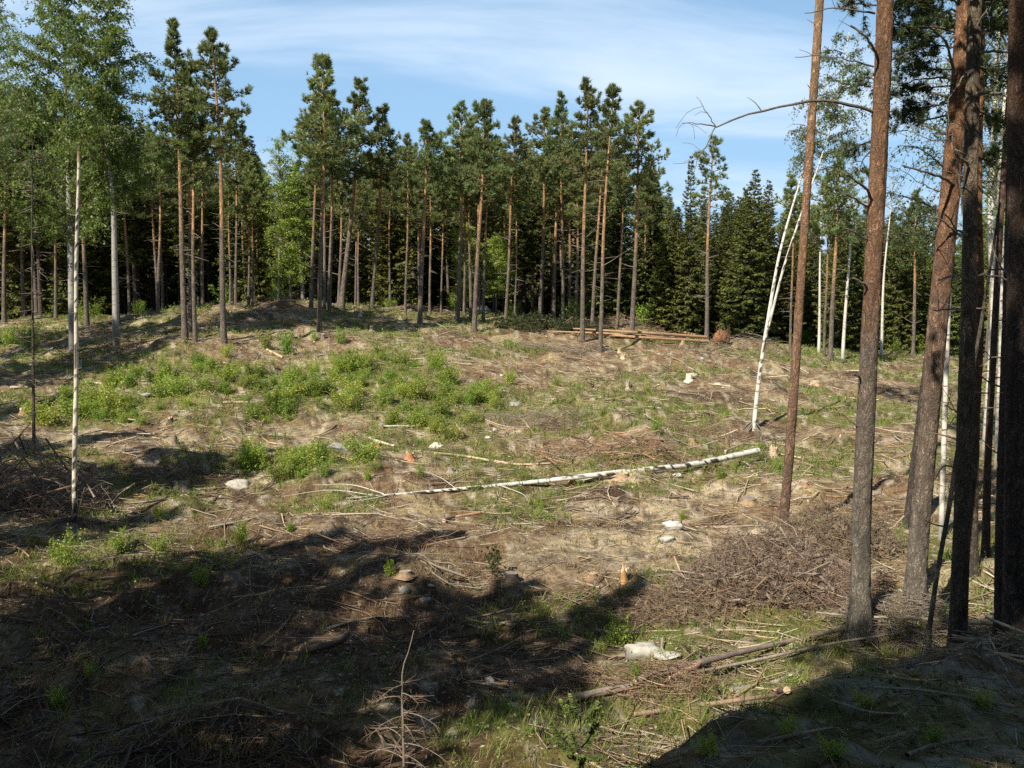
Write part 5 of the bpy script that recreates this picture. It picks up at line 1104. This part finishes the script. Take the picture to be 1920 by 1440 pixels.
for k, (px, py, w, hf, col, lab) in enumerate((
    (1208, 1226, 76, 0.50, WH, 'big white boulder in the sun beside tall green weeds'), (1250, 1232, 52, 0.26, WH, 'flat white slab touching the right side of the big white boulder'), (1262, 990, 36, 0.6, (0.62, 0.58, 0.53), 'smooth pinkish white stone above the sandy patch'), (1250, 1014, 36, 0.45, WH, 'rough white stone just below the smooth pinkish one'),
    (1340, 1068, 15, 0.9, WH, 'small bright white stone left of the big brushwood'), (1425, 1004, 52, 0.4, TN, 'sandy coloured boulder at the foot of the slim orange pine'), (757, 1110, 22, 0.8, GS, 'rounded grey stone, upper one of the trio by the low stump'), (808, 1104, 13, 0.6, WH, 'small white stone right of the rounded grey stone'), (797, 1130, 22, 0.7, GS, 'grey stone at the edge of the big shadow'), (723, 1126, 9, 0.9, TN, 'tiny tan stone left of the rounded grey ones'),
    (1018, 1304, 34, 0.7, WH, 'pale stone half covered by sticks left of the thick log end'), (917, 1280, 24, 0.8, GS, 'round grey stone deep in the foreground shadow'), (788, 1222, 15, 0.8, GS, 'grey stone in the shadow behind the dead little spruce'), (635, 1305, 24, 0.7, GS, 'grey stone in deep shadow left of the dead little spruce'), (955, 1170, 22, 0.4, TN, 'flat tan stone catching a patch of sun inside the shadow'),
    (905, 586, 30, 0.75, (0.55, 0.55, 0.52), 'pale boulder at the foot of the far pines'), (638, 842, 42, 0.35, GS, 'flat grey rock below the green patch'), (618, 840, 16, 0.5, WH, 'white stone at the left end of the flat grey rock'), (818, 840, 28, 0.5, (0.6, 0.56, 0.46), 'pale yellowish rock left of the long bent pole'), (450, 912, 46, 0.4, (0.55, 0.5, 0.43), 'broad pale rock right of the left shadow streaks'),
    (941, 706, 9, 0.8, WH, 'small white stone beside the lone bush in mid slope'), (1317, 674, 9, 0.9, WH, 'single white stone below the right end of the pole pile'), (1345, 722, 14, 0.5, (0.6, 0.52, 0.42), 'pale flat stone right of the round birch stump'), (817, 702, 10, 0.7, GS, 'grey stone right of the green patch'), (1300, 706, 22, 0.4, (0.55, 0.47, 0.34), 'tan rock behind the round birch stump'), (1270, 893, 22, 0.4, (0.55, 0.5, 0.43), 'pale stone below the right part of the felled birch'),
    (966, 760, 26, 0.35, GS, 'long flat grey rock right of the bush clump'), (928, 808, 10, 0.8, WH, 'white stone in the middle of the clearing'), (915, 822, 14, 0.5, (0.6, 0.57, 0.5), 'pale stone below the white stone in mid clearing'), (88, 1062, 20, 0.5, TN, 'tan stone lit at the left edge of the shade'), (720, 676, 10, 0.5, GS, 'grey stone among the bushes at the top of the green patch'), (275, 742, 18, 0.5, GS, 'grey rock among bushes near the round grey stump'))):
    make_stone(px, py, w, hf, col, lab, 1100 + k)

# ------------------------------------------------------------------ brushwood heaps
def make_brush(px, py, rx, ry, h, n_main, n_twig, cols, label, seed, needles=0, fuzz=0, name='brush_pile', rmain=0.022, lmain=(0.7, 1.9), group='heaps of brushwood', curl=0.35, up=0.25):
    g = ground(px, py); rng = np.random.default_rng(seed); root = empty(name, g, label, 'brush pile', group); cols = np.array(cols)
    def sticks(n, l0, l1, r0):
        a = rng.uniform(0, 6.28, n); q = np.sqrt(rng.uniform(0, 1, n)); x = np.cos(a) * q * rx; y = np.sin(a) * q * ry
        z = h * np.sqrt(np.maximum(0, 1 - q ** 2)) * rng.uniform(0.1, 1.0, n)
        C = np.stack([x, y, z + gz(g[0] + x, g[1] + y) - g[2]], -1); az = rng.uniform(0, 6.28, n); d = np.stack([np.cos(az), np.sin(az), rng.normal(0, up, n)], -1)
        l = rng.uniform(l0, l1, n); s = np.linspace(-0.5, 0.5, 4); b_ = unit(rng.normal(size=(n, 3))) * (l * curl * rng.uniform(0, 1, n))[:, None]
        P = C[:, None] + d[:, None] * (l[:, None] * s[None])[:, :, None] + b_[:, None] * (s ** 2)[None, :, None] * 2
        P[:, :, 2] = np.maximum(P[:, :, 2], gz(g[0] + P[:, :, 0], g[1] + P[:, :, 1]) - g[2] + 0.01)
        return P, r0 * rng.uniform(0.5, 1.3, n)[:, None] * np.linspace(1, 0.35, 4)[None], cols[rng.integers(0, len(cols), n)] * rng.uniform(0.7, 1.25, (n, 1)), C
    P, R_, c, _ = sticks(n_main, *lmain, rmain)
    for i in range(n_main):
        mb = MB(); tubes(mb, P[i][None], R_[i][None], 5, c[i]); obj('branch', mb, [M_WOOD], root)
    P, R_, c, C = sticks(int(n_twig * 0.8), 0.25, 0.8, 0.006); mb = MB(); tubes(mb, P, R_, 3, c); o = obj('twigs', mb, [M_TWIG], root); o['kind'] = 'stuff'
    if fuzz:
        C3 = C[rng.integers(0, len(C), fuzz)] + rng.normal(0, 0.10, (fuzz, 3)); mb = MB()
        tufts(mb, C3, unit(rng.normal(size=(fuzz, 3)) + np.array([0, 0, 0.3])), 9, 0.13, 0.014, 1.0, np.array([0.25, 0.19, 0.135])[None] * rng.uniform(0.5, 1.3, (fuzz, 1)), rng); o = obj('dead_needles', mb, [M_TWIG], root); o['kind'] = 'stuff'
    if needles:
        C = C[rng.integers(0, len(C), needles)] + rng.normal(0, 0.12, (needles, 3)); mb = MB()
        tufts(mb, C, unit(rng.normal(size=(needles, 3)) + np.array([0, 0, 0.6])), 8, 0.2, 0.045, 0.9, np.array([0.085, 0.105, 0.045])[None] * rng.uniform(0.6, 1.3, (needles, 1)), rng); o = obj('needles', mb, [M_NEEDLE], root); o['kind'] = 'stuff'
    return root
BR = [(0.24, 0.15, 0.10), (0.30, 0.20, 0.13), (0.19, 0.13, 0.10), (0.36, 0.25, 0.16)]; GR = [(0.27, 0.22, 0.18), (0.22, 0.17, 0.14), (0.33, 0.27, 0.21)]; OR = [(0.50, 0.33, 0.19), (0.40, 0.25, 0.15), (0.27, 0.17, 0.11)]
make_brush(1150, 850, 2.6, 1.2, 0.65, 60, 900, OR + BR, 'heap of orange-brown sticks right above the felled birch', 1201, rmain=0.024)
make_brush(55, 935, 2.3, 1.5, 1.45, 70, 1100, GR + BR, 'tangled heap of bent branches and roots at the left edge', 1202, rmain=0.03, curl=0.8, up=0.5)
make_brush(1435, 1100, 1.8, 1.3, 0.95, 80, 1500, BR + GR + GR + GR, 'large reddish brown heap of dry spruce twigs left of the thick scaly pine', 1203, rmain=0.026, fuzz=2400, up=0.35, curl=0.7, lmain=(0.5, 1.6))
make_brush(1550, 1035, 1.7, 1.1, 1.05, 36, 1200, BR + GR, 'brown twig heap right behind the foot of the slim orange pine', 1204, rmain=0.022, fuzz=1400, up=0.35, curl=0.7, lmain=(0.5, 1.5))
make_brush(1300, 1150, 1.5, 0.9, 0.35, 24, 1000, BR, 'low brown twig litter above the big white boulder', 1205, rmain=0.014, fuzz=700)
make_brush(1550, 1130, 1.2, 0.8, 0.6, 24, 900, GR + BR, 'grey twiggy tangle against the thick scaly pine', 1206, rmain=0.012)
make_brush(1055, 658, 2.6, 1.5, 0.6, 36, 500, GR, 'greyish heap of thin branches left of the foremost pole-pile pines', 1207, rmain=0.02)
make_brush(1030, 620, 3.4, 1.5, 0.9, 20, 250, BR, 'green heap of cut pine boughs at the foot of the far pines', 1208, needles=1500)
make_brush(1110, 626, 1.8, 1.2, 0.6, 12, 150, BR, 'smaller heap of green pine boughs left of the pole pile', 1209, needles=500)
make_brush(1180, 612, 2.8, 1.2, 0.7, 24, 500, BR, 'brown mound of brushwood behind the pole pile', 1210)
make_brush(1400, 652, 3.2, 1.6, 0.6, 30, 500, GR, 'grey brushwood spread right of the root plate', 1211)
make_brush(535, 580, 2.0, 1.2, 0.9, 24, 500, BR, 'brown earth and twig heap on the crest at the left', 1212)
make_brush(175, 668, 2.4, 1.4, 0.7, 34, 400, BR, 'dark brush heap in tree shade right of the snag', 1213, curl=0.6, up=0.4)
make_brush(1250, 1290, 0.9, 0.5, 0.3, 16, 420, BR, 'dry twig heap behind the thick short log end', 1214, rmain=0.010, lmain=(0.4, 1.0))
make_brush(1055, 1290, 0.8, 0.45, 0.3, 16, 420, BR, 'small heap of sticks over the pale stone by the log end', 1215, rmain=0.012, lmain=(0.4, 1.1))
make_brush(1000, 790, 2.4, 1.2, 0.3, 20, 600, GR, 'low grey twig spread in the middle of the clearing', 1216, rmain=0.012)
make_brush(1330, 818, 1.8, 0.8, 0.35, 16, 500, BR, 'reddish twig heap left of the leaning birch', 1217, rmain=0.014)
make_brush(330, 905, 2.0, 0.9, 0.4, 20, 500, BR, 'brown twigs and bark in the left half shade', 1218, rmain=0.014)
make_brush(1700, 1175, 1.3, 0.8, 0.5, 20, 900, GR, 'dry grey twig tangle at the foot of the reddish pine', 1219, rmain=0.010)
make_brush(720, 1030, 1.5, 0.7, 0.25, 14, 420, BR, 'thin twig spread across the left end of the middle shadow', 1220, rmain=0.012)
# torn root plate at the right end of the pole pile
g = ground(1352, 648); rng = np.random.default_rng(88); root = empty('root_plate', g, 'upturned earthy root plate at the right end of the pole pile', 'root plate')
th = np.linspace(0, 2 * math.pi, 20, endpoint=False); rr = np.linspace(0, 1, 7); T, Rr = np.meshgrid(th, rr); rad = 0.55 * Rr * (1 + 0.25 * (fbm(np.cos(T) * 2 + 3, np.sin(T) * 2, 5, 3) - 0.5) * 2)
V = np.stack([rad * np.cos(T), -0.35 * (1 - Rr ** 2) + 0.22 * (fbm(np.cos(T) * Rr * 4 + 9, np.sin(T) * Rr * 4, 6, 3) - 0.5), 0.45 + rad * np.sin(T) * 0.85], -1); i = np.arange(6)[:, None] * 20; j = np.arange(20)[None]; j1 = (j + 1) % 20
F = np.stack([i + j, i + j1, i + 20 + j1, i + 20 + j], -1).reshape(-1, 4); mb = MB(); mb.add(V.reshape(-1, 3), F, np.array([0.25, 0.125, 0.07])); V2 = V.copy(); V2[..., 1] = 0.35 - 0.2 * Rr; mb.add(V2.reshape(-1, 3), F[:, ::-1], np.array([0.2, 0.11, 0.07])); obj('earth', mb, [M_SOIL], root)
k = 40; a = rng.uniform(0, 6.28, k); l = rng.uniform(0.4, 0.95, k); s = np.linspace(0.2, 1, 5)
P = np.stack([np.cos(a)[:, None] * l[:, None] * s, rng.uniform(-0.5, 0.1, k)[:, None] * s, 0.45 + np.sin(a)[:, None] * l[:, None] * s], -1) + rng.normal(0, 0.03, (k, 5, 3)); mb = MB(); tubes(mb, P, np.full((k, 1), 0.02) * (1.2 - s)[None], 4, np.array([0.3, 0.18, 0.11])); o = obj('roots', mb, [M_WOOD], root); o['kind'] = 'stuff'

# ------------------------------------------------------------------ bushes, saplings and herbs
rngB = np.random.default_rng(21)
PATCH = 'leafy regrowth bushes in the green patch'
nb_ = 0; tries = 0
while nb_ < 190 and tries < 6000:
    tries += 1; px = rngB.uniform(60, 940); py = rngB.uniform(640, 900)
    gpt = ground(px, py); m_ = float(spots(GREEN[:10] + GREEN[18:], np.array(gpt[0]), np.array(gpt[1])))
    if m_ * (0.5 + 0.9 * float(fbm(np.array(gpt[0] / 1.6), np.array(gpt[1] / 1.6), 91, 3))) < rngB.uniform(0.25, 0.95): continue
    s = 0.32 + 0.70 * rngB.uniform(0, 1) ** 2.0; place(BUSH, int(rngB.integers(0, 5)), gpt, rngB.uniform(0, 6.28), (s * 1.25, s * 1.25, s * 0.9), '%s green bush %s of the leafy patch%s' % ('tall' if s > 0.8 else ('knee-high' if s > 0.52 else 'tiny'), 'at the left end' if px < 300 else ('in the left half' if px < 520 else ('in the middle' if px < 700 else 'at the right end')), ', on its upper side' if py < 710 else (', on its lower side' if py > 790 else ', halfway up')), PATCH); nb_ += 1
LB = 'separate leafy bushes'
for k, (px, py, hpx, lab) in enumerate(((958, 722, 36, 'single bush alone on the brown slope right of the patch'), (1043, 725, 20, 'small dark green bush beside a grey stump, mid slope'), (425, 670, 28, 'bush at the foot of the tall leaning pine'), (540, 665, 50, 'tallest bush, below the earth heap on the crest'), (500, 655, 36, 'bush left of the tallest crest bush'), (590, 640, 24, 'small bush under the four-pine group'), (640, 645, 34, 'bush on the crest right of the four-pine group'), (615, 960, 36, 'leafy bush at the thin end of the felled birch'), (545, 998, 24, 'light green small bush at the shadow edge, left of centre'),
    (545, 890, 50, 'leafy bush right of the left shadow streaks'), (490, 880, 46, 'leafy bush touching the left shadow streaks'), (610, 895, 36, 'smaller bush right of the two at the shadow streaks'), (125, 1060, 66, 'tall sunlit sapling in the shade below the snag'), (225, 1040, 56, 'loose bush right of the tall sapling in the shade'), (300, 1040, 40, 'low bush between the two shaded saplings at left'), (455, 1020, 50, 'dim bush within the left end of the middle shadow'), (380, 1100, 46, 'dim bush in the wide left shade'),
    (1160, 1215, 62, 'tall weeds growing left of the big white boulder'), (1190, 1285, 44, 'green weeds below the big white boulder'), (1130, 1225, 30, 'low weeds at the shadow edge near the white boulder'), (732, 1078, 34, 'slim upright green shoot in the sun inside the shadow'), (1230, 812, 26, 'green tuft-like bush above the stick heap'), (1280, 975, 20, 'low dark green bush above the pinkish stone'), (1350, 898, 26, 'green bush under the butt of the felled birch'), (1215, 740, 22, 'green bush in the middle right of the slope'), (1130, 780, 18, 'small bush at mid slope above the brush'), (1460, 885, 30, 'bush between the felled birch butt and slim orange pine'),
    (210, 780, 70, 'large bush just right of the snag'), (120, 760, 40, 'bush immediately left of the snag'), (60, 655, 50, 'bush in the shade at the far left edge'), (20, 650, 44, 'bush cut by the left picture edge'), (110, 1330, 50, 'dim herb in the dark lower left corner'), (170, 1270, 30, 'dim herb above the dark lower left corner'), (1010, 955, 26, 'bush right below the middle of the felled birch'), (790, 895, 28, 'green bush left of the felled birch middle'), (690, 900, 28, 'low bush near the thin end of the felled birch'), (880, 760, 34, 'bush at the right end of the green patch'), (925, 765, 34, 'last bush of the green patch on the right'), (380, 1215, 30, 'dim green shoot in the lower left shadow'), (300, 975, 30, 'low bush in the shade right of the snag foot'))):
    gpt = ground(px, py); s = hpx * gpt[1] / F_PX; place(BUSH, k % 5, gpt, k * 1.3, (s * 0.85, s * 0.85, s), lab, LB)
gpt = ground(930, 1085); make_bush(950, 0.75, 0.35, 130, 0.075, (0.05, 0.085, 0.022), 'leafy_sapling', 5, 'dark leaved sapling standing just above the foreground shadow', 'sapling', None, gpt)
# the dead little spruce and the green one at the lower edge
y = 9.2; top = at(776, 1182, y); bx_ = at(757, 1440, y); gzv = float(gz(bx_[0] + 0.02, y)); g = np.array([bx_[0], y, gzv])
root = empty('dead_spruce', g, 'small dead spruce with bare drooping branches at the lower edge', 'dead tree'); rng = np.random.default_rng(99)
P = spline([np.array([0, 0, -0.1]), at(757, 1400, y) - g, at(754, 1290, y) - g, at(756, 1250, y) - g, at(766, 1222, y) - g, top - g], 30); mb = MB(); tubes(mb, P[None], np.interp(np.linspace(0, 1, 30), [0, 0.7, 1], [0.028, 0.013, 0.004])[None], 8, np.array([0.22, 0.18, 0.135])); obj('stem', mb, [M_WOOD], root)
for k in range(42):
    t = 0.34 + 0.50 * (k / 42); q = along(P, np.array([t]))[0]; a = k * 2.4 + rng.normal(0, 0.3); l = (1.15 - 0.95 * t) * rng.uniform(0.5, 1.1); s = np.linspace(0, 1, 8)
    d = np.array([math.cos(a), math.sin(a), 0]); W = q + d * (l * s)[:, None]; W[:, 2] += l * (0.22 * s - 0.42 * s ** 2); mb = MB(); tubes(mb, W[None], (0.0065 * (1 - 0.75 * s))[None], 5, np.array([0.22, 0.18, 0.14]))
    n2 = 12; sv = rng.uniform(0.3, 1, n2); C = along(W, sv); d2 = unit(np.cross(d, [0, 0, 1.0]) * rng.choice([-1, 1], n2)[:, None] + d * 0.8 + rng.normal(0, 0.3, (n2, 3))); l2 = rng.uniform(0.04, 0.16, n2); tubes(mb, C[:, None] + d2[:, None] * (l2[:, None] * np.linspace(0, 1, 3)[None])[:, :, None], np.full((n2, 1), 0.0025) * np.array([[1, 0.7, 0.4]]), 3, np.array([0.26, 0.17, 0.12]))
    obj('branch', mb, [M_WOOD], root)
y = 8.6; g = at(1088, 1440, y); g[2] = float(gz(g[0], y)); Hs = at(1088, 1306, y)[2] - g[2]
make_spruce(Hs, 0.78, 97, 0.02, 'spruce_sapling', 'small green spruce sapling in the sun at the lower edge', 22.0, 0.26, (0.15, 0.20, 0.05), (0.10, 0.145, 0.04), 'sapling', None, g)

# ------------------------------------------------------------------ uncountable litter: twigs, bark, grass, low herbs
rngT = np.random.default_rng(31)
def scatter(n, y0=8.5, y1=73.0, umax=0.60, p=1.0):
    y = y0 + (y1 - y0) * rngT.uniform(0, 1, n) ** p; u = rngT.uniform(-umax, umax, n); x = u * y; return x, y
def build_twigs(n, name, l0, l1, r0, label, palette, p=1.15, lift=0.02, seg=3, thin=True):
    x, y = scatter(n, p=p); keep = (fbm(x / 1.8, y / 1.8, 61, 3) > rngT.uniform(0.25, 0.62, n)) & (spots(SAND, x, y) < rngT.uniform(0.2, 1.2, n)); x, y = x[keep], y[keep]; n = len(x)
    l = np.exp(rngT.uniform(np.log(l0), np.log(l1), n)); az = rngT.uniform(0, math.pi * 2, n); s = np.linspace(-0.5, 0.5, seg)
    b_ = rngT.normal(0, 0.12, n) * l; X = x[:, None] + np.cos(az)[:, None] * l[:, None] * s - np.sin(az)[:, None] * b_[:, None] * (1 - 4 * s ** 2); Y = y[:, None] + np.sin(az)[:, None] * l[:, None] * s + np.cos(az)[:, None] * b_[:, None] * (1 - 4 * s ** 2)
    Z = gz(X, Y); Z = Z * 0.5 + Z.mean(1, keepdims=True) * 0.5 + lift * rngT.uniform(0.3, 2.0, (n, 1)) + rngT.normal(0, 0.16, n)[:, None] * l[:, None] * s; Z = np.maximum(Z, gz(X, Y) - 0.01)
    r = r0 * rngT.uniform(0.5, 1.4, n) * (0.6 + 0.6 * l) * (1 + y * 0.006); pal = np.array(palette); c = pal[rngT.integers(0, len(pal), n)] * rngT.uniform(0.7, 1.2, (n, 1))
    mb = MB(); tubes(mb, np.stack([X, Y, Z], -1), r[:, None] * np.linspace(1, 0.5, seg)[None], 3, c * (1 - 0.5 * (1 - sstep(15, 24, y + 0.5 * x)) * (1 - sstep(-1, 3, x)))[:, None]); tag(obj(name, mb, [M_TWIG]), label, 'twigs', kind='stuff')  # twig colour dimmed over the lower left hollow, shade painted in
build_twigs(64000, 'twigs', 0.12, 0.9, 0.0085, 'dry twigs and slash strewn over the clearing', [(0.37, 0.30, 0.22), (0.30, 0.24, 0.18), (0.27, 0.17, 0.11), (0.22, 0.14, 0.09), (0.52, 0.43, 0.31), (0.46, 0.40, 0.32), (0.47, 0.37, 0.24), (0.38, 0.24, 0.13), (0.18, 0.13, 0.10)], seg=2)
build_twigs(4200, 'slash', 0.5, 1.7, 0.015, 'thicker pale stripped sticks strewn among the slash', [(0.50, 0.42, 0.32), (0.56, 0.46, 0.33), (0.40, 0.32, 0.25), (0.50, 0.33, 0.19), (0.30, 0.22, 0.16), (0.22, 0.16, 0.12)], 1.2, 0.04, 4)
x, y = scatter(26000, p=1.1); n = len(x); z = gz(x, y) + 0.015; l = rngT.uniform(0.012, 0.05, n) * (0.45 + y / 32.0); az = rngT.uniform(0, 6.28, n); d = np.stack([np.cos(az), np.sin(az), rngT.normal(0, 0.25, n)], -1); e = np.stack([-np.sin(az), np.cos(az), rngT.normal(0, 0.3, n)], -1); C = np.stack([x, y, z], -1)
V = np.stack([C - d * l[:, None], C + e * (l * 0.35)[:, None], C + d * l[:, None], C - e * (l * 0.35)[:, None]], 1); pal = np.array([(0.55, 0.45, 0.32), (0.32, 0.19, 0.12), (0.46, 0.36, 0.25), (0.24, 0.17, 0.12), (0.50, 0.42, 0.32)])
mb = MB(); mb.add(V.reshape(-1, 3), np.arange(n * 4).reshape(-1, 4), np.repeat(pal[rngT.integers(0, 5, n)] * rngT.uniform(0.7, 1.15, (n, 1)), 4, 0), 0, False); tag(obj('debris', mb, [M_TWIG]), 'bark flakes and wood chips littering the clearing', 'wood chips', kind='stuff')
def build_grass(n, name, label, mask, h0, h1, nb, palette, p=1.0, w=0.011, y0=8.0, y1=73):
    x, y = scatter(n, y0, y1, p=p); keep = mask(x, y) > rngT.uniform(0.15, 0.95, n); x, y = x[keep], y[keep]; n = len(x)
    B = np.stack([x, y, gz(x, y) - 0.02], -1)[:, None] + np.concatenate([rngT.normal(0, 0.055, (n, nb, 2)), np.zeros((n, nb, 1))], 2); az = rngT.uniform(0, 6.28, (n, nb)); ln = rngT.uniform(0.15, 0.95, (n, nb)); h = rngT.uniform(h0, h1, (n, 1)) * rngT.uniform(0.5, 1.15, (n, nb))
    d = np.stack([np.cos(az) * ln, np.sin(az) * ln, np.ones_like(az)], -1) * h[..., None]; e = np.stack([-np.sin(az + 0.8), np.cos(az + 0.8), 0 * az], -1) * (w * (0.12 + y[:, None] * 0.026))[..., None]
    mid = B + d * 0.55 + np.array([0, 0, 1.0]) * (h * 0.08)[..., None]; V = np.stack([B - e, B + e, mid + e * 0.8, B + d, mid - e * 0.8], 2)
    pal = np.array(palette); c = pal[rngT.integers(0, len(pal), n)][:, None, None] * rngT.uniform(0.75, 1.25, (n, nb, 1, 1)) * np.ones((1, 1, 5, 1)); i = np.arange(n * nb) * 5; F = np.stack([i, i + 1, i + 2, i + 3, i + 4], -1)
    mb = MB(); mb.add(V.reshape(-1, 3), F, c.reshape(-1, 3), 0, False); tag(obj(name, mb, [M_GRASS]), label, 'grass', kind='stuff')
build_grass(17000, 'grass', 'fresh green grass tufts spread over the clearing', lambda x, y: green_mask(x, y) * 1.0 + 0.10, 0.10, 0.34, 9, [(0.19, 0.27, 0.055), (0.155, 0.225, 0.045), (0.25, 0.29, 0.075), (0.29, 0.27, 0.10)])
build_grass(10000, 'dry_grass', 'bleached dry grass between the slash', lambda x, y: sstep(0.45, 0.62, fbm(x / 2.1, y / 2.1, 65, 3)) * (1 - 0.6 * green_mask(x, y)), 0.08, 0.26, 9, [(0.42, 0.34, 0.20), (0.36, 0.28, 0.17), (0.34, 0.24, 0.14)])
x, y = scatter(60000, 9, 73, p=1.0); keep = green_mask(x, y) > rngT.uniform(0.3, 1.0, len(x)); x, y = x[keep], y[keep]; n = len(x)
Q = np.stack([x, y, gz(x, y) + rngT.uniform(0.02, 0.28, n)], -1); mb = MB(); leaves(mb, Q, (0.022 + 0.0011 * y)[:, None], np.array([0.20, 0.29, 0.055])[None] * rngT.uniform(0.6, 1.35, (n, 1)), rngT, 0, 0, 0.8); tag(obj('undergrowth', mb, [M_LEAF]), 'low leafy herbs creeping over the green spots', 'herbs', kind='stuff')

def bank_points(n): return rngT.uniform(-0.5, 8.5, n), rngT.uniform(3.2, 11.5, n)
x, y = bank_points(3600); n = len(x); l = np.exp(rngT.uniform(np.log(0.06), np.log(0.5), n)); az = rngT.uniform(0, 6.28, n); s3 = np.linspace(-0.5, 0.5, 3)
X = x[:, None] + np.cos(az)[:, None] * l[:, None] * s3; Y = y[:, None] + np.sin(az)[:, None] * l[:, None] * s3 + (rngT.normal(0, 0.1, n) * l)[:, None] * (1 - 4 * s3 ** 2); Z = gz(X, Y) + 0.006 + np.abs(rngT.normal(0, 0.02, n))[:, None]
pal = np.array([(0.30, 0.22, 0.15), (0.22, 0.15, 0.10), (0.40, 0.32, 0.22), (0.33, 0.20, 0.11), (0.36, 0.34, 0.28)]); mb = MB(); tubes(mb, np.stack([X, Y, Z], -1), (0.0022 + 0.006 * l * rngT.uniform(0.4, 1.2, n))[:, None] * np.array([[1, 0.8, 0.5]]), 3, pal[rngT.integers(0, 5, n)] * rngT.uniform(0.6, 1.2, (n, 1))); tag(obj('needle_litter', mb, [M_TWIG]), 'twigs and needle litter on the near shaded bank', 'litter', kind='stuff')
x, y = bank_points(5200); keep = fbm(x / 0.7, y / 0.7, 95, 3) > rngT.uniform(0.42, 0.66, len(x)); x, y = x[keep], y[keep]; n = len(x)
C = np.stack([x, y, gz(x, y)], -1); mb = MB(); tufts(mb, C, np.tile([0, 0, 1.0], (n, 1)), 9, 0.055, 0.012, 1.0, np.array([(0.40, 0.42, 0.34), (0.16, 0.18, 0.06), (0.13, 0.15, 0.045), (0.34, 0.36, 0.27)])[rngT.integers(0, 4, n)] * rngT.uniform(0.6, 1.2, (n, 1)), rngT); tag(obj('lichen_moss', mb, [M_GRASS]), 'pale lichen and moss tufts covering the near bank', 'moss', kind='stuff')
build_grass(5200, 'bank_grass', 'short grass and bilberry shoots on the near slope', lambda x, y: 0.7 * (x > -2.5) * (1 - sstep(2.2, 4.0, x)) * sstep(0.42, 0.62, fbm(x / 1.1, y / 1.1, 97, 3)) + 0.12 + 0 * y, 0.04, 0.15, 8, [(0.15, 0.20, 0.05), (0.20, 0.22, 0.07), (0.30, 0.25, 0.13), (0.12, 0.16, 0.04)], y0=4.5, y1=16, w=0.006)
# sunlit leafy trees beyond the right-hand trunks
for k, (px, yd, ty) in enumerate(((1800, 88, 380), (1850, 80, 300), (1885, 92, 330), (1925, 76, 260), (1965, 90, 300), (1830, 100, 430), (1905, 60, 560), (1870, 66, 590))):
    x = at(px, 690, yd)[0]; z = float(gz(x, yd)); H = at(px, ty, yd)[2] - z; sc = H / max(3.0, LEAFY_H[k % 2])
    c_ = copy_tree(LEAFY[k % 2], (x, yd, z), k * 1.1, (sc * 1.3, sc * 1.3, sc), ('sunlit leafy tree seen past %s' % ('the reddish pine', 'the slim brown trunk', 'the white birches', 'the right picture edge', 'the right edge trunk, farther off', 'the grey trunk, farthest away', 'the dark trunk, low down', 'the white birch feet, low down')[k]), 'leafy trees beyond the right-hand trunks')

for k, (px, py, hpx, lab) in enumerate(((1330, 1420, 50, 'low bilberry shrub at the left foot of the shaded bank'), (1480, 1380, 40, 'low bilberry shrub in the middle of the shaded bank'), (1620, 1330, 34, 'low bilberry shrub below the thick scaly pine, in shade'), (1750, 1400, 46, 'low bilberry shrub near the lower right corner'), (1840, 1330, 40, 'low bilberry shrub before the trunk at the right edge'), (1560, 1425, 44, 'low bilberry shrub at the lower edge of the shaded bank'))):
    gpt = ground(px, py); sc = hpx * gpt[1] / F_PX; place(BUSH, k % 5, gpt, k * 2.3, (sc * 1.3, sc * 1.3, sc), lab, 'low shrubs on the near bank')
for k, (pts, w, lab) in enumerate((([(1640, 1300), (1760, 1312), (1900, 1335)], [5, 6, 7], 'long thin dark stick lying across the shaded bank'), ([(1420, 1405), (1500, 1385), (1560, 1372)], [8, 7, 5], 'short bent stick on the shaded bank'), ([(1700, 1425), (1790, 1400), (1850, 1392)], [9, 8, 6], 'grey stick near the lower right corner'), ([(1560, 1322), (1640, 1350), (1690, 1352)], [6, 6, 4], 'crooked stick under the thick scaly pine, in shade'))):
    make_log(pts, w, lab, 'branch', None, (0.26, 0.21, 0.16), lift=0.02, group='sticks on the near bank', cat='stick', seed=80 + k, rough=0.12)
